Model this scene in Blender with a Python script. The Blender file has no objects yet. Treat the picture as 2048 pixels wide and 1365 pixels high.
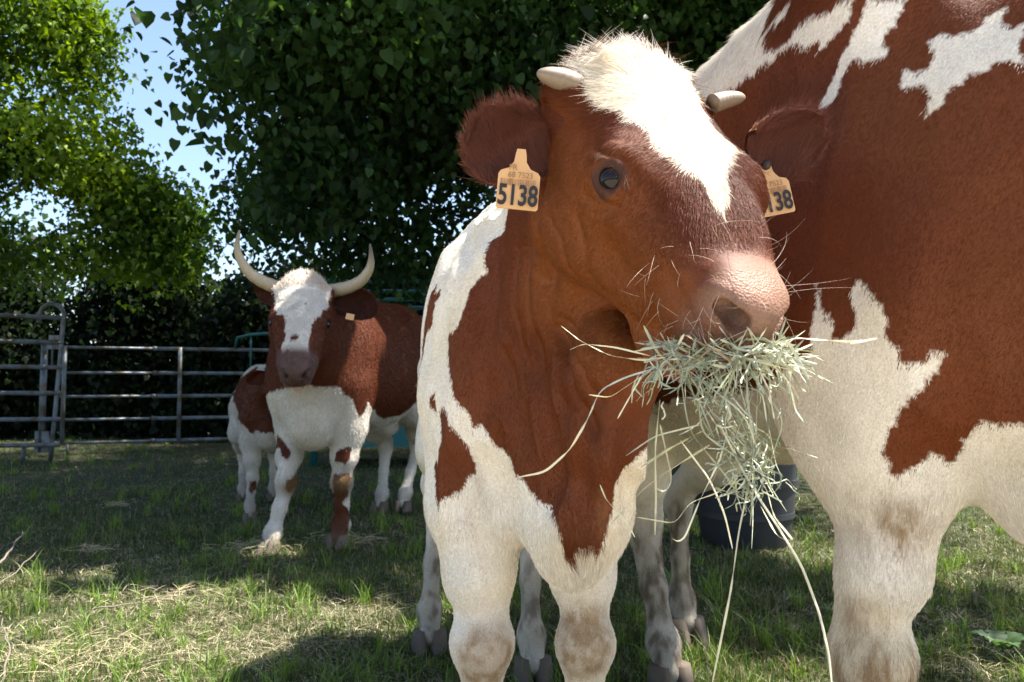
import bpy, math, random, sys
import numpy as np
from mathutils import Vector, Matrix

C = bpy.context.scene
COL = C.collection
rng = np.random.default_rng(7)
R = math.radians

# ------------------------------------------------------------------ camera
CAM_H, PITCH, FOC = 0.9, R(3.15), 1500.0
cam_d = bpy.data.cameras.new("camera")
cam = bpy.data.objects.new("camera", cam_d)
COL.objects.link(cam)
cam.location = (0, 0, CAM_H)
cam.rotation_euler = (R(90) + PITCH, 0, 0)
cam_d.sensor_width = 36
cam_d.lens = 36 * FOC / 2048
cam_d.clip_start, cam_d.clip_end = 0.05, 500
cam_d.dof.use_dof = True
cam_d.dof.focus_distance = 1.15
cam_d.dof.aperture_fstop = 11.0
C.camera = cam

# ------------------------------------------------------------------ world and sun
SUN = np.array([0.48, 0.04, 0.87]); SUN /= np.linalg.norm(SUN)
w = bpy.data.worlds.new("World"); C.world = w; w.use_nodes = True
nt = w.node_tree
sky = nt.nodes.new("ShaderNodeTexSky"); sky.sky_type = 'NISHITA'; sky.sun_disc = False
sky.sun_elevation = math.asin(SUN[2]); sky.sun_rotation = math.atan2(SUN[0], SUN[1])
sky.air_density = 1.0; sky.dust_density = 1.5; sky.ozone_density = 1.0
bg = nt.nodes["Background"]; bg.inputs[1].default_value = 0.085
nt.links.new(sky.outputs[0], bg.inputs[0])
sd = bpy.data.lights.new("sun", 'SUN'); sd.energy = 5.0; sd.angle = R(0.53); sd.color = (1.0, 0.95, 0.87)
so = bpy.data.objects.new("sun", sd); COL.objects.link(so)
so.rotation_euler = Vector(SUN).to_track_quat('Z', 'Y').to_euler()
C.view_settings.view_transform = 'Standard'; C.view_settings.look = 'None'
C.view_settings.gamma = 1; C.view_settings.exposure = 1.95
C.cycles.max_bounces = 6; C.cycles.diffuse_bounces = 4; C.cycles.glossy_bounces = 2
C.cycles.transmission_bounces = 4; C.cycles.transparent_max_bounces = 8
C.cycles.use_denoising = True
C.cycles_curves.shape = 'RIBBONS'

cp, sp = math.cos(PITCH), math.sin(PITCH)
def at(u, v, Y):
    """the world point at distance Y in front of the lens that the photo shows at (u, v)"""
    a, b = (u - 1024) / FOC, (682.5 - v) / FOC
    t = Y / (cp - b * sp)
    return np.array([a * t, Y, CAM_H + (sp + b * cp) * t])
def px(P):
    P = np.asarray(P, float); x, y, z = P[..., 0], P[..., 1], P[..., 2] - CAM_H
    d = y * cp + z * sp; h = -y * sp + z * cp
    return np.stack([1024 + FOC * x / d, 682.5 - FOC * h / d], -1)

# ------------------------------------------------------------------ noise
def _hash(ix, iy, iz, seed):
    n = (ix.astype(np.int64) * 73856093) ^ (iy.astype(np.int64) * 19349663) ^ (iz.astype(np.int64) * 83492791) ^ (seed * 2654435761)
    n = (n ^ (n >> 13)) * 1274126177 & 0x7fffffff
    n = (n ^ (n >> 16)) & 0xffff
    return n / 65535.0
def noise(P, scale, seed=0):
    """trilinear value noise in -1..1"""
    P = np.asarray(P, float) * scale
    I = np.floor(P).astype(np.int64); F = P - I; F = F * F * (3 - 2 * F)
    r = 0
    for dx in (0, 1):
        for dy in (0, 1):
            for dz in (0, 1):
                wgt = (F[..., 0] if dx else 1 - F[..., 0]) * (F[..., 1] if dy else 1 - F[..., 1]) * (F[..., 2] if dz else 1 - F[..., 2])
                r = r + wgt * _hash(I[..., 0] + dx, I[..., 1] + dy, I[..., 2] + dz, seed)
    return r * 2 - 1
def fbm(P, scale, seed=0, n=3):
    r = 0
    for i in range(n): r = r + noise(P, scale * 2 ** i, seed + i) / 2 ** i
    return r / 1.6
def sstep(a, b, x):
    t = np.clip((x - a) / (b - a), 0, 1); return t * t * (3 - 2 * t)
def nrm(v):
    v = np.asarray(v, float); return v / np.maximum(np.linalg.norm(v, axis=-1, keepdims=True), 1e-9)

# ------------------------------------------------------------------ solid modelling: smooth unions of bones and muscles, meshed
def cap(a, b, ra, rb=None, k=.03, op='+'):
    a, b = np.array(a, float), np.array(b, float); rb = ra if rb is None else rb
    return dict(t='c', a=a, b=b, ra=ra, rb=rb, k=k, op=op, c=(a + b) / 2, R=np.linalg.norm(b - a) / 2 + max(ra, rb))
def ell(c, r, k=.03, op='+', M=None):
    M = np.eye(3) if M is None else np.array(M, float)
    return dict(t='e', c=np.array(c, float), r=np.array(r, float), M=M, k=k, op=op, R=max(r))
def chain(pts, k=.03, op='+'):
    return [cap(p[0], q[0], p[1], q[1], k, op) for p, q in zip(pts[:-1], pts[1:])]
def xf(prims, O, M):
    """move primitives from a local frame (columns of M are its axes) into the world"""
    O = np.array(O, float); out = []
    for p in prims:
        q = dict(p)
        if p['t'] == 'c': q['a'] = O + M @ p['a']; q['b'] = O + M @ p['b']
        else: q['M'] = M @ p['M']
        q['c'] = O + M @ p['c']; out.append(q)
    return out
def dprim(p, P):
    if p['t'] == 'c':
        ab = p['b'] - p['a']; L = ab @ ab + 1e-12
        t = np.clip(((P - p['a']) @ ab) / L, 0, 1)
        return np.linalg.norm(P - p['a'] - t[..., None] * ab, axis=-1) - (p['ra'] + (p['rb'] - p['ra']) * t)
    q = (P - p['c']) @ p['M']
    k0 = np.linalg.norm(q / p['r'], axis=-1); k1 = np.linalg.norm(q / p['r'] ** 2, axis=-1)
    return k0 * (k0 - 1) / np.maximum(k1, 1e-6)
def sdf(prims, P):
    d = np.full(P.shape[:-1], 9.0)
    for p in prims:
        e = dprim(p, P); k = p['k']
        if p['op'] == '+':
            h = np.maximum(k - np.abs(d - e), 0); d = np.minimum(d, e) - h * h / (4 * k)
        else:
            h = np.maximum(k - np.abs(d + e), 0); d = np.maximum(d, -e) + h * h / (4 * k)
    return d
def sdf_near(prims, B, rad):
    """B: blocks x points x 3; each primitive only touches the blocks near it"""
    d = np.full(B.shape[:2], 9.0); bc = B.mean(1)
    for p in prims:
        m = np.linalg.norm(bc - p['c'], axis=1) < p['R'] + p['k'] + rad * 2.2
        if not m.any(): continue
        e = dprim(p, B[m]); k = p['k']; dm = d[m]
        if p['op'] == '+':
            h = np.maximum(k - np.abs(dm - e), 0); d[m] = np.minimum(dm, e) - h * h / (4 * k)
        else:
            h = np.maximum(k - np.abs(dm + e), 0); d[m] = np.maximum(dm, -e) + h * h / (4 * k)
    return d
def mesh_field(prims, h):
    lo = np.min([p['c'] - p['R'] for p in prims if p['op'] == '+'], 0) - 3 * h
    hi = np.max([p['c'] + p['R'] for p in prims if p['op'] == '+'], 0) + 3 * h
    nb = 8; n = np.ceil((hi - lo) / (h * nb)).astype(int)
    g = [np.arange(k) for k in n]
    bi = np.stack(np.meshgrid(*g, indexing='ij'), -1)
    cen = lo + (bi + .5) * nb * h - h / 2
    dc = sdf(prims, cen)
    rad = nb * h * math.sqrt(3) / 2
    act = np.abs(dc) < rad * 2.2
    D = np.where(dc < 0, -9.0, 9.0).astype(np.float32)
    D = D.repeat(nb, 0).repeat(nb, 1).repeat(nb, 2)
    A = bi[act]
    loc = np.stack(np.meshgrid(*[np.arange(nb)] * 3, indexing='ij'), -1).reshape(-1, 3)
    for s in range(0, len(A), 2000):
        a = A[s:s + 2000]; idx = a[:, None, :] * nb + loc[None]
        d = sdf_near(prims, lo + idx * h, rad)
        D[idx[..., 0], idx[..., 1], idx[..., 2]] = d
    return nets(D, lo, h, prims)
def nets(D, lo, h, prims):
    ins = D < 0
    s = ins[:-1, :-1, :-1].astype(np.int8)
    tot = sum(ins[a:ins.shape[0] - 1 + a, b:ins.shape[1] - 1 + b, c:ins.shape[2] - 1 + c].astype(np.int8) for a in (0, 1) for b in (0, 1) for c in (0, 1))
    cell = np.argwhere((tot > 0) & (tot < 8))
    ids = np.full(s.shape, -1, np.int32); ids[cell[:, 0], cell[:, 1], cell[:, 2]] = np.arange(len(cell))
    acc = np.zeros((len(cell), 3)); cnt = np.zeros(len(cell))
    cor = [(a, b, c) for a in (0, 1) for b in (0, 1) for c in (0, 1)]
    val = {c: D[cell[:, 0] + c[0], cell[:, 1] + c[1], cell[:, 2] + c[2]] for c in cor}
    for c in cor:
        for ax in range(3):
            if c[ax]: continue
            e = list(c); e[ax] = 1; e = tuple(e)
            a, b = val[c], val[e]; m = (a < 0) != (b < 0)
            t = np.where(m, a / np.where(m, a - b, 1), 0)
            p = np.repeat(np.array([c], float), len(cell), 0); p[:, ax] += t
            acc[m] += p[m]; cnt[m] += 1
    V = lo + (cell + acc / cnt[:, None]) * h
    Q = []
    for ax in range(3):
        sl0 = [slice(1, -1)] * 3; sl0[ax] = slice(0, -1); sl1 = list(sl0); sl1[ax] = slice(1, None)
        a = ins[tuple(sl0)]; b = ins[tuple(sl1)]
        e = np.argwhere(a != b); flip = a[e[:, 0], e[:, 1], e[:, 2]]
        off = np.ones(3, int); off[ax] = 0; e = e + off
        o1, o2 = [(1, 2), (2, 0), (0, 1)][ax]
        def g(d1, d2):
            f = e.copy(); f[:, o1] -= d1; f[:, o2] -= d2
            return ids[f[:, 0], f[:, 1], f[:, 2]]
        q = np.stack([g(1, 1), g(0, 1), g(0, 0), g(1, 0)], 1)
        q[~flip] = q[~flip][:, ::-1]; Q.append(q)
    Q = np.concatenate(Q); Q = Q[(Q >= 0).all(1)]
    return V, Q
def smooth_mesh(V, Q, it=2, lam=.5):
    V = V.copy(); n = len(V)
    E = np.concatenate([Q[:, [0, 1]], Q[:, [1, 2]], Q[:, [2, 3]], Q[:, [3, 0]]])
    deg = np.bincount(E[:, 0], minlength=n) + np.bincount(E[:, 1], minlength=n)
    for _ in range(it):
        S = np.stack([np.bincount(E[:, 0], V[E[:, 1], a], n) + np.bincount(E[:, 1], V[E[:, 0], a], n) for a in range(3)], 1)
        V += lam * (S / np.maximum(deg, 1)[:, None] - V)
    return V
def vnormals(V, Q):
    fn = np.cross(V[Q[:, 2]] - V[Q[:, 0]], V[Q[:, 3]] - V[Q[:, 1]])
    N = np.stack([sum(np.bincount(Q[:, j], fn[:, a], len(V)) for j in range(4)) for a in range(3)], 1)
    return nrm(N)

# ------------------------------------------------------------------ mesh objects
def link(name, data, parent=None, loc=None):
    o = bpy.data.objects.new(name, data); COL.objects.link(o)
    if parent is not None: o.parent = parent
    if loc is not None: o.location = loc
    return o
def tag(o, label=None, cat=None, group=None, kind=None):
    for k, v in (('label', label), ('category', cat), ('group', group), ('kind', kind)):
        if v: o[k] = v
    return o
def np_mesh(name, V, F, mat=None, smooth=True):
    """F: int array n x k (all faces k-gons) or a list of such arrays"""
    me = bpy.data.meshes.new(name)
    Fs = F if isinstance(F, list) else [F]
    Fs = [f for f in Fs if len(f)]
    loops = np.concatenate([f.reshape(-1) for f in Fs]).astype(np.int32)
    sizes = np.concatenate([np.full(len(f), f.shape[1]) for f in Fs])
    start = np.concatenate([[0], np.cumsum(sizes)[:-1]]).astype(np.int32)
    me.vertices.add(len(V)); me.vertices.foreach_set('co', np.asarray(V, np.float32).reshape(-1))
    me.loops.add(len(loops)); me.loops.foreach_set('vertex_index', loops)
    me.polygons.add(len(sizes)); me.polygons.foreach_set('loop_start', start)
    me.update(calc_edges=True)
    if smooth: me.polygons.foreach_set('use_smooth', np.ones(len(sizes), bool))
    if mat: me.materials.append(mat)
    return me
def set_col(me, name, col, domain='POINT'):
    a = me.attributes.new(name, 'FLOAT_COLOR', domain)
    c = np.ones((len(a.data), 4), np.float32); c[:, :3] = col
    a.data.foreach_set('color', c.reshape(-1))
class MB:
    """collects shapes into one mesh"""
    def __init__(s): s.V = []; s.F = []; s.n = 0
    def add(s, V, F):
        s.V.append(np.asarray(V, float)); s.F += [[i + s.n for i in f] for f in F]; s.n += len(V)
    def tube(s, pts, r, n=8, close=True, squash=None):
        pts = np.asarray(pts, float); m = len(pts)
        r = np.full(m, r) if np.isscalar(r) else np.asarray(r, float)
        T = nrm(np.gradient(pts, axis=0)); up = np.array([0, 0, 1.0])
        if abs(T[0] @ up) > .9: up = np.array([1.0, 0, 0])
        a = nrm(np.cross(T[0], up)); V = []
        for i in range(m):
            a = nrm(a - T[i] * (a @ T[i])); b = np.cross(T[i], a)
            for j in range(n):
                t = 2 * math.pi * j / n; V.append(pts[i] + r[i] * (math.cos(t) * a + math.sin(t) * b))
        F = [[i * n + j, i * n + (j + 1) % n, (i + 1) * n + (j + 1) % n, (i + 1) * n + j] for i in range(m - 1) for j in range(n)]
        if close: F += [list(range(n))[::-1], [(m - 1) * n + j for j in range(n)]]
        s.add(V, F)
    def box(s, c, d, M=None, bev=0):
        c, d = np.array(c, float), np.array(d, float) / 2; M = np.eye(3) if M is None else M
        V = [c + M @ (d * np.array([a, b, e])) for a in (-1, 1) for b in (-1, 1) for e in (-1, 1)]
        s.add(V, [[0, 1, 3, 2], [4, 6, 7, 5], [0, 4, 5, 1], [2, 3, 7, 6], [0, 2, 6, 4], [1, 5, 7, 3]])
    def build(s, name, mat, parent=None, loc=None, smooth=True, base=None):
        V = np.concatenate(s.V)
        if base is not None: V = V - base
        me = bpy.data.meshes.new(name); me.from_pydata(V.tolist(), [], s.F)
        me.update()
        if smooth: me.polygons.foreach_set('use_smooth', np.ones(len(me.polygons), bool))
        me.materials.append(mat)
        return link(name, me, parent, loc)

# ------------------------------------------------------------------ materials
def mat(name, col=(.5, .5, .5), rough=.6, **kw):
    m = bpy.data.materials.new(name); m.use_nodes = True
    b = m.node_tree.nodes['Principled BSDF']
    b.inputs['Base Color'].default_value = (*col, 1); b.inputs['Roughness'].default_value = rough
    for k, v in kw.items(): b.inputs[k.replace('_', ' ')].default_value = v
    return m
def N(m, t, **kw):
    n = m.node_tree.nodes.new(t)
    for k, v in kw.items():
        if hasattr(n, k): setattr(n, k, v)
        else: n.inputs[k.replace('_', ' ')].default_value = v
    return n
def L(m, a, b): m.node_tree.links.new(a, b)
# ------------------------------------------------------------------ cattle
def frame(yaw, pitch, roll=0):
    """head axes (columns: sideways, towards the muzzle, out of the forehead); yaw turns the nose to +x, pitch drops it"""
    y, p, r = R(yaw), R(pitch), R(roll)
    X = np.array([math.cos(y), math.sin(y), 0])
    F = np.array([math.sin(y) * math.cos(p), -math.cos(y) * math.cos(p), -math.sin(p)])
    U = np.cross(X, F) * -1
    if U[2] < 0: U = -U
    c, s = math.cos(r), math.sin(r)
    F2, X2 = F * c + X * s, X * c - F * s
    return np.stack([X2, F2, U], 1)
EYE = np.array([.084, .036, -.058])
def head_prims(s=1.0, open_=0.0, wide=1.0, ln=1.0):
    P = [ell((0, -.075, -.088), (.092 * wide, .13, .086), k=.02),
         ell((0, -.155, -.068), (.068 * wide, .050, .056), k=.045)]
    P += [ell((0, .05, -.088), (.070 * wide, .15, .080), k=.05)]
    for m in (-1, 1):
        P += [ell((m * .064 * wide, .026, -.062), (.034, .052, .042), k=.035),            # brow and orbit
              cap((m * .024, .03, -.066), (m * .026, .20 * ln, -.068), .050, .036, k=.03),
              cap((m * .056 * wide, .06, -.085), (m * .036, .19 * ln, -.098), .028, .030, k=.03),  # facial crest
              ell((m * .062 * wide, -.03, -.150), (.040, .100, .080), k=.035),             # cheek
              cap((m * .056 * wide, -.05, -.205), (m * .028, .15 * ln, -.160), .042, .028, k=.04),
              ell((m * .024, .226 * ln, -.108), (.032, .052, .034), k=.025),                      # upper lip
              ell((m * .029, .243 * ln, -.062), (.023, .034, .026), k=.016),                    # nostril wing
              cap((m * .03, -.14, -.10), (m * .088 * wide, -.125, -.068), .034, .020, k=.04)]       # horn base
    P += [cap((0, -.06, -.185), (0, .13 * ln, -.145), .055, .036, k=.05),
          ell((0, .232 * ln, -.080), (.045, .046, .045), k=.03),
          ell((0, .262 * ln, -.070), (.032, .028, .034), k=.02), ell((0, .246 * ln, -.112), (.042, .034, .028), k=.02),                                  # nose pad
          ell((0, .195 * ln, -.175 - open_), (.036, .05, .022), k=.03),                         # lower lip
          cap((0, .10, -.145 - open_ * .4), (0, .18 * ln, -.165 - open_), .034, .026, k=.03)]
    # mouth slit
    P += [ell((0, .265 * ln, -.150 - open_ * .5), (.085, .060, .006 + open_ * .45), k=.010, op='-')]
    for m in (-1, 1):
        c = EYE * [m, 1, 1]; c = c * [wide, 1, 1]
        a = nrm(np.array([m * .80, .28, .50]))
        P += [ell(c + a * .001, (.0205,) * 3, k=.006, op='-')]
        t1 = nrm(np.cross(a, [0, 0, 1.0])) * -m; t2 = np.cross(a, t1) * m                              # t1 along nose, t2 out of the forehead
        if t1[1] < 0: t1 = -t1
        if t2[2] < 0: t2 = -t2
        arc = lambda r, lo, hi, rad, dz, n=7: [(c + a * dz + (math.cos(R(x)) * t1 * 1.05 + math.sin(R(x)) * t2 * .80) * r, rad) for x in np.linspace(lo, hi, n)]
        P += chain(arc(.0208, -8, 188, .0058, .0115), k=.008) + chain(arc(.0213, 180, 360, .0046, .007), k=.008)
        P += chain(arc(.034, 20, 160, .006, .000), k=.014)
        P += [cap(c + t1 * .024 + a * .002, c + t1 * .04 - a * .004, .003, .002, k=.006, op='-')]
        n0 = np.array([m * .029, .243 * ln + .033, -.060])
        P += [cap(n0, n0 + np.array([m * .012, -.018, .004]), .0125, .010, k=.005, op='-'),
              cap(n0 + np.array([m * .010, -.016, .004]), n0 + np.array([m * .020, -.034, -.006]), .005, .003, k=.006, op='-')]
    return [scale_p(p, s) for p in P]
def scale_p(p, s):
    q = dict(p); q['c'] = p['c'] * s; q['R'] = p['R'] * s; q['k'] = p['k'] * s
    for k in ('a', 'b', 'ra', 'rb', 'r'):
        if k in q: q[k] = q[k] * s
    return q

def ear_mesh(base, tip, face, L_, W, cup=.95, droop=.0, th=.004, ns=26, nt=20):
    """a leaf-shaped cupped ear: base to tip, opening towards 'face'; returns V, Q and an 'inside' flag per vertex"""
    base, tip = np.array(base, float), np.array(tip, float)
    a = nrm(tip - base); n = nrm(np.array(face) - a * (a @ np.array(face))); b = np.cross(a, n)
    V = []; ins = []
    for lay in (0, 1):
        for i in range(ns + 1):
            s = i / ns
            wd = W * .5 * (.38 + .62 * math.sin(math.pi * .5 * min(1, s / .55))) * max(0, 1 - max(0, (s - .45) / .55) ** 2.6) ** .5
            A = min(1.5, cup * (1.5 - .75 * s))
            for j in range(nt + 1):
                t = -1 + 2 * j / nt; th_ = t * A
                rr = wd / math.sin(A)
                o = b * rr * math.sin(th_) - n * rr * (math.cos(th_) - math.cos(A)) * .7
                p = base + a * L_ * s - np.array([0, 0, 1.0]) * droop * s * s * L_ + o
                nn = nrm(-(b * math.sin(th_)) + n * math.cos(th_))
                if lay: p = p - nn * th * (1.6 - s)
                p = p + n * .003 * math.sin(s * 9 + t * 4)
                V.append(p); ins.append(1 - lay)
    m = (ns + 1) * (nt + 1); Q = []
    ix = lambda l, i, j: l * m + i * (nt + 1) + j
    for i in range(ns):
        for j in range(nt):
            Q.append([ix(0, i, j), ix(0, i, j + 1), ix(0, i + 1, j + 1), ix(0, i + 1, j)])
            Q.append([ix(1, i, j), ix(1, i + 1, j), ix(1, i + 1, j + 1), ix(1, i, j + 1)])
        for j in (0, nt):
            q = [ix(0, i, j), ix(0, i + 1, j), ix(1, i + 1, j), ix(1, i, j)]
            Q.append(q if j == 0 else q[::-1])
    for j in range(nt):
        Q.append([ix(0, ns, j), ix(0, ns, j + 1), ix(1, ns, j + 1), ix(1, ns, j)])
    V, Q = np.array(V), np.array(Q)
    # outward orientation of the inner sheet is +n
    q = Q[nt * ns]; fn = np.cross(V[Q[:, 2]] - V[Q[:, 0]], V[Q[:, 3]] - V[Q[:, 1]])
    first = Q[:, 0] < m
    k = np.where((Q < m).all(1))[0]
    if (fn[k] @ n).sum() < 0: Q = Q[:, ::-1]
    return V, Q, np.array(ins)

BROWN = np.array([.112, .0275, .0072]); WHITE = np.array([.71, .65, .56])
def inpoly(pt, poly):
    x, y = pt[:, 0], pt[:, 1]; r = np.zeros(len(pt), bool); poly = np.asarray(poly, float)
    for (x0, y0), (x1, y1) in zip(poly, np.roll(poly, -1, 0)):
        c = ((y0 > y) != (y1 > y)) & (x < (x1 - x0) * (y - y0) / ((y1 - y0) if y1 != y0 else 1e-9) + x0)
        r ^= c
    return r

def hair_curves(name, roots, nors, dirs, lens, rads, cols, mat_, parent, base, lift=.35, seg=4, curl=.15, seed=0):
    g = np.random.default_rng(seed); n = len(roots)
    T = nrm(dirs - nors * (dirs * nors).sum(1, keepdims=True))
    lift = np.broadcast_to(np.asarray(lift, float), (n,))[:, None]
    T = nrm(T + g.normal(0, curl, (n, 3)))
    T = T - nors * np.minimum((T * nors).sum(1, keepdims=True), 0)
    P = np.zeros((n, seg, 3)); t = np.linspace(0, 1, seg)
    bend = nrm(g.normal(0, 1, (n, 3))) * curl * .6
    for i, u in enumerate(t):
        P[:, i] = roots + (T * u + nors * lift * (u - .45 * u * u) + bend * u * u) * lens[:, None]
    P[:, 0] -= nors * .001
    hc = bpy.data.hair_curves.new(name); hc.add_curves([seg] * n)
    hc.attributes['position'].data.foreach_set('vector', (P - base).astype(np.float32).reshape(-1))
    ra = hc.attributes.get('radius') or hc.attributes.new('radius', 'FLOAT', 'POINT')
    prof = np.array([1, .9, .65, .15, .1, .1])[:seg] if seg == 4 else np.linspace(1, .15, seg)
    ra.data.foreach_set('value', (rads[:, None] * prof[None]).astype(np.float32).reshape(-1))
    set_col(hc, 'hcol', cols, 'CURVE')
    hc.materials.append(mat_)
    return link(name, hc, parent)
def scatter(V, Q, n, wfun=None, seed=0):
    """n random points on the surface: position, face index, corner weights"""
    g = np.random.default_rng(seed)
    fn = np.cross(V[Q[:, 2]] - V[Q[:, 0]], V[Q[:, 3]] - V[Q[:, 1]]); ar = np.linalg.norm(fn, axis=1)
    fc = V[Q].mean(1); wt = ar if wfun is None else ar * wfun(fc)
    cs = np.cumsum(wt); f = np.searchsorted(cs, g.random(n) * cs[-1]); f = np.minimum(f, len(Q) - 1)
    a, b = g.random(n), g.random(n)
    W = np.stack([(1 - a) * (1 - b), a * (1 - b), a * b, (1 - a) * b], 1)
    return f, W
def lerpq(A, Q, f, W): return (A[Q[f]] * W[..., None]).sum(1)
def idw(P, ctl, pw=3):
    """blend of control values: list of (point, vector)"""
    C_ = np.array([c[0] for c in ctl], float); D_ = np.array([np.atleast_1d(c[1]) for c in ctl], float)
    d = np.linalg.norm(P[:, None] - C_[None], axis=2) + .01
    w_ = d ** -pw; w_ /= w_.sum(1, keepdims=True); return w_ @ D_

def coat_mat(name):
    m = mat(name, rough=.62); b = m.node_tree.nodes['Principled BSDF']
    a = N(m, 'ShaderNodeAttribute', attribute_name='coat'); tc = N(m, 'ShaderNodeTexCoord')
    n1 = N(m, 'ShaderNodeTexNoise', Scale=9.0, Detail=5.0); n2 = N(m, 'ShaderNodeTexNoise', Scale=260.0, Detail=2.0)
    for n_ in (n1, n2): L(m, tc.outputs['Object'], n_.inputs['Vector'])
    hs = N(m, 'ShaderNodeHueSaturation'); mr = N(m, 'ShaderNodeMapRange')
    mr.inputs[3].default_value = .72; mr.inputs[4].default_value = 1.28
    ad = N(m, 'ShaderNodeMath', operation='ADD'); L(m, n1.outputs[0], ad.inputs[0]); L(m, n2.outputs[0], ad.inputs[1])
    mr.inputs[1].default_value = .6; mr.inputs[2].default_value = 1.4
    L(m, ad.outputs[0], mr.inputs[0]); L(m, mr.outputs[0], hs.inputs['Value']); L(m, a.outputs['Color'], hs.inputs['Color'])
    L(m, hs.outputs[0], b.inputs['Base Color'])
    bp = N(m, 'ShaderNodeBump', Strength=.25, Distance=.002); L(m, n2.outputs[0], bp.inputs['Height']); L(m, bp.outputs[0], b.inputs['Normal'])
    rg = N(m, 'ShaderNodeAttribute', attribute_name='gloss'); 
    mr2 = N(m, 'ShaderNodeMapRange'); mr2.inputs[3].default_value = .65; mr2.inputs[4].default_value = .32
    vo = N(m, 'ShaderNodeTexVoronoi', Scale=330.0); L(m, tc.outputs['Object'], vo.inputs['Vector']); bp2 = N(m, 'ShaderNodeBump', Distance=.003); L(m, rg.outputs['Fac'], bp2.inputs['Strength']); L(m, vo.outputs['Distance'], bp2.inputs['Height']); L(m, bp.outputs[0], bp2.inputs['Normal']); L(m, bp2.outputs[0], b.inputs['Normal'])
    L(m, rg.outputs['Fac'], mr2.inputs[0]); L(m, mr2.outputs[0], b.inputs['Roughness'])
    b.inputs['Specular IOR Level'].default_value = .2
    return m
def hair_mat(name, rough=.45, spec=.13):
    m = mat(name, rough=rough); b = m.node_tree.nodes['Principled BSDF']
    a = N(m, 'ShaderNodeAttribute', attribute_name='hcol'); L(m, a.outputs['Color'], b.inputs['Base Color'])
    b.inputs['Specular IOR Level'].default_value = spec
    return m
M_coat = coat_mat('cattle_hide'); M_hair = hair_mat('cattle_hair')
M_horn = mat('horn', (.50, .40, .28), .5); _a = N(M_horn, 'ShaderNodeAttribute', attribute_name='tint'); _n = N(M_horn, 'ShaderNodeTexNoise', Scale=40.0, Detail=4.0); _h = N(M_horn, 'ShaderNodeHueSaturation'); _r = N(M_horn, 'ShaderNodeMapRange'); _r.inputs[3].default_value = .55; _r.inputs[4].default_value = 1.3; L(M_horn, _n.outputs[0], _r.inputs[0]); L(M_horn, _r.outputs[0], _h.inputs['Value']); L(M_horn, _a.outputs['Color'], _h.inputs['Color']); L(M_horn, _h.outputs[0], M_horn.node_tree.nodes['Principled BSDF'].inputs['Base Color']); M_eye = mat('eyeball', (.008, .005, .004), .09, Specular_IOR_Level=.28)
M_hoof = mat('hoof_horn', (.085, .062, .043), .75)

def leg_fore(top, elbow, knee, fet, s=1.0, thick=1.0, kb=1.0):
    """foreleg from shoulder to fetlock and pastern; local prims"""
    top, elbow, knee, fet = [np.array(q, float) for q in (top, elbow, knee, fet)]
    q = thick; mid = elbow * .45 + knee * .55
    P = chain([(top, .115 * q), (elbow, .085 * q), (mid + [0, .01, 0], .056 * q), (knee + [0, 0, .065 * s], .043 * q)], k=.055)
    P += [ell(knee + [0, .008, 0], (.053 * q * kb, .058 * q * kb, .060 * q), k=.03)]
    P += chain([(knee - [0, 0, .03], .042 * q), (knee * .45 + fet * .55, .031 * q), (fet, .036 * q)], k=.035)
    P += [ell(fet + [0, 0, .005], (.042 * q, .044 * q, .040 * q), k=.03), cap(fet, fet + np.array([0, .04, -.07]) * s, .034 * q, .040 * q, k=.03)]
    for m in (-1, 1): P += [ell(fet + [m * .014, -.035 * s, -.03 * s], (.012, .012, .016), k=.01)]
    return P
def leg_hind(hip, stifle, hock, fet, s=1.0, thick=1.0):
    hip, stifle, hock, fet = [np.array(q, float) for q in (hip, stifle, hock, fet)]
    q = thick; gas = stifle * .45 + hock * .55
    P = chain([(hip, .17 * q), (stifle, .11 * q), (gas, .062 * q), (hock + [0, 0, .04], .044 * q)], k=.08)
    P += [cap(hock + np.array([0, -.045, .05]) * s, hock + np.array([0, -.03, -.02]) * s, .022 * q, .03 * q, k=.04), ell(hock, (.042 * q, .05 * q, .06 * q), k=.04)]
    P += chain([(hock - [0, 0, .03], .038 * q), (hock * .45 + fet * .55, .030 * q), (fet, .035 * q)], k=.03)
    P += [ell(fet, (.041 * q, .043 * q, .040 * q), k=.03), cap(fet, fet + np.array([0, .04, -.07]) * s, .033 * q, .038 * q, k=.03)]
    return P
def hoof(parent, base, pos, Mb, s=1.0):
    """a cloven hoof: two claws"""
    mb = MB()
    for m in (-1, 1):
        rings = []
        for (z, f0, f1, w_) in ((0, -.045, .075, .030), (.02, -.043, .066, .030), (.05, -.036, .045, .028), (.075, -.026, .03, .024)):
            r_ = []
            for j in range(14):
                t = 2 * math.pi * j / 14; c, sn = math.cos(t), math.sin(t)
                fy = (f0 + f1) / 2 + (f1 - f0) / 2 * sn
                wx = w_ * c * (1 - .35 * max(0, sn) ** 2)
                r_.append(np.array([m * .031 + wx - m * .006 * max(0, sn), fy, z]) * s)
            rings.append(r_)
        V = [pos + Mb @ p for r_ in rings for p in r_]
        F = [[i * 14 + j, i * 14 + (j + 1) % 14, (i + 1) * 14 + (j + 1) % 14, (i + 1) * 14 + j] for i in range(3) for j in range(14)] + [list(range(14))[::-1], [42 + j for j in range(14)]]
        mb.add(V, F)
    return mb.build('hoof', M_hoof, parent, base=base)

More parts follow.
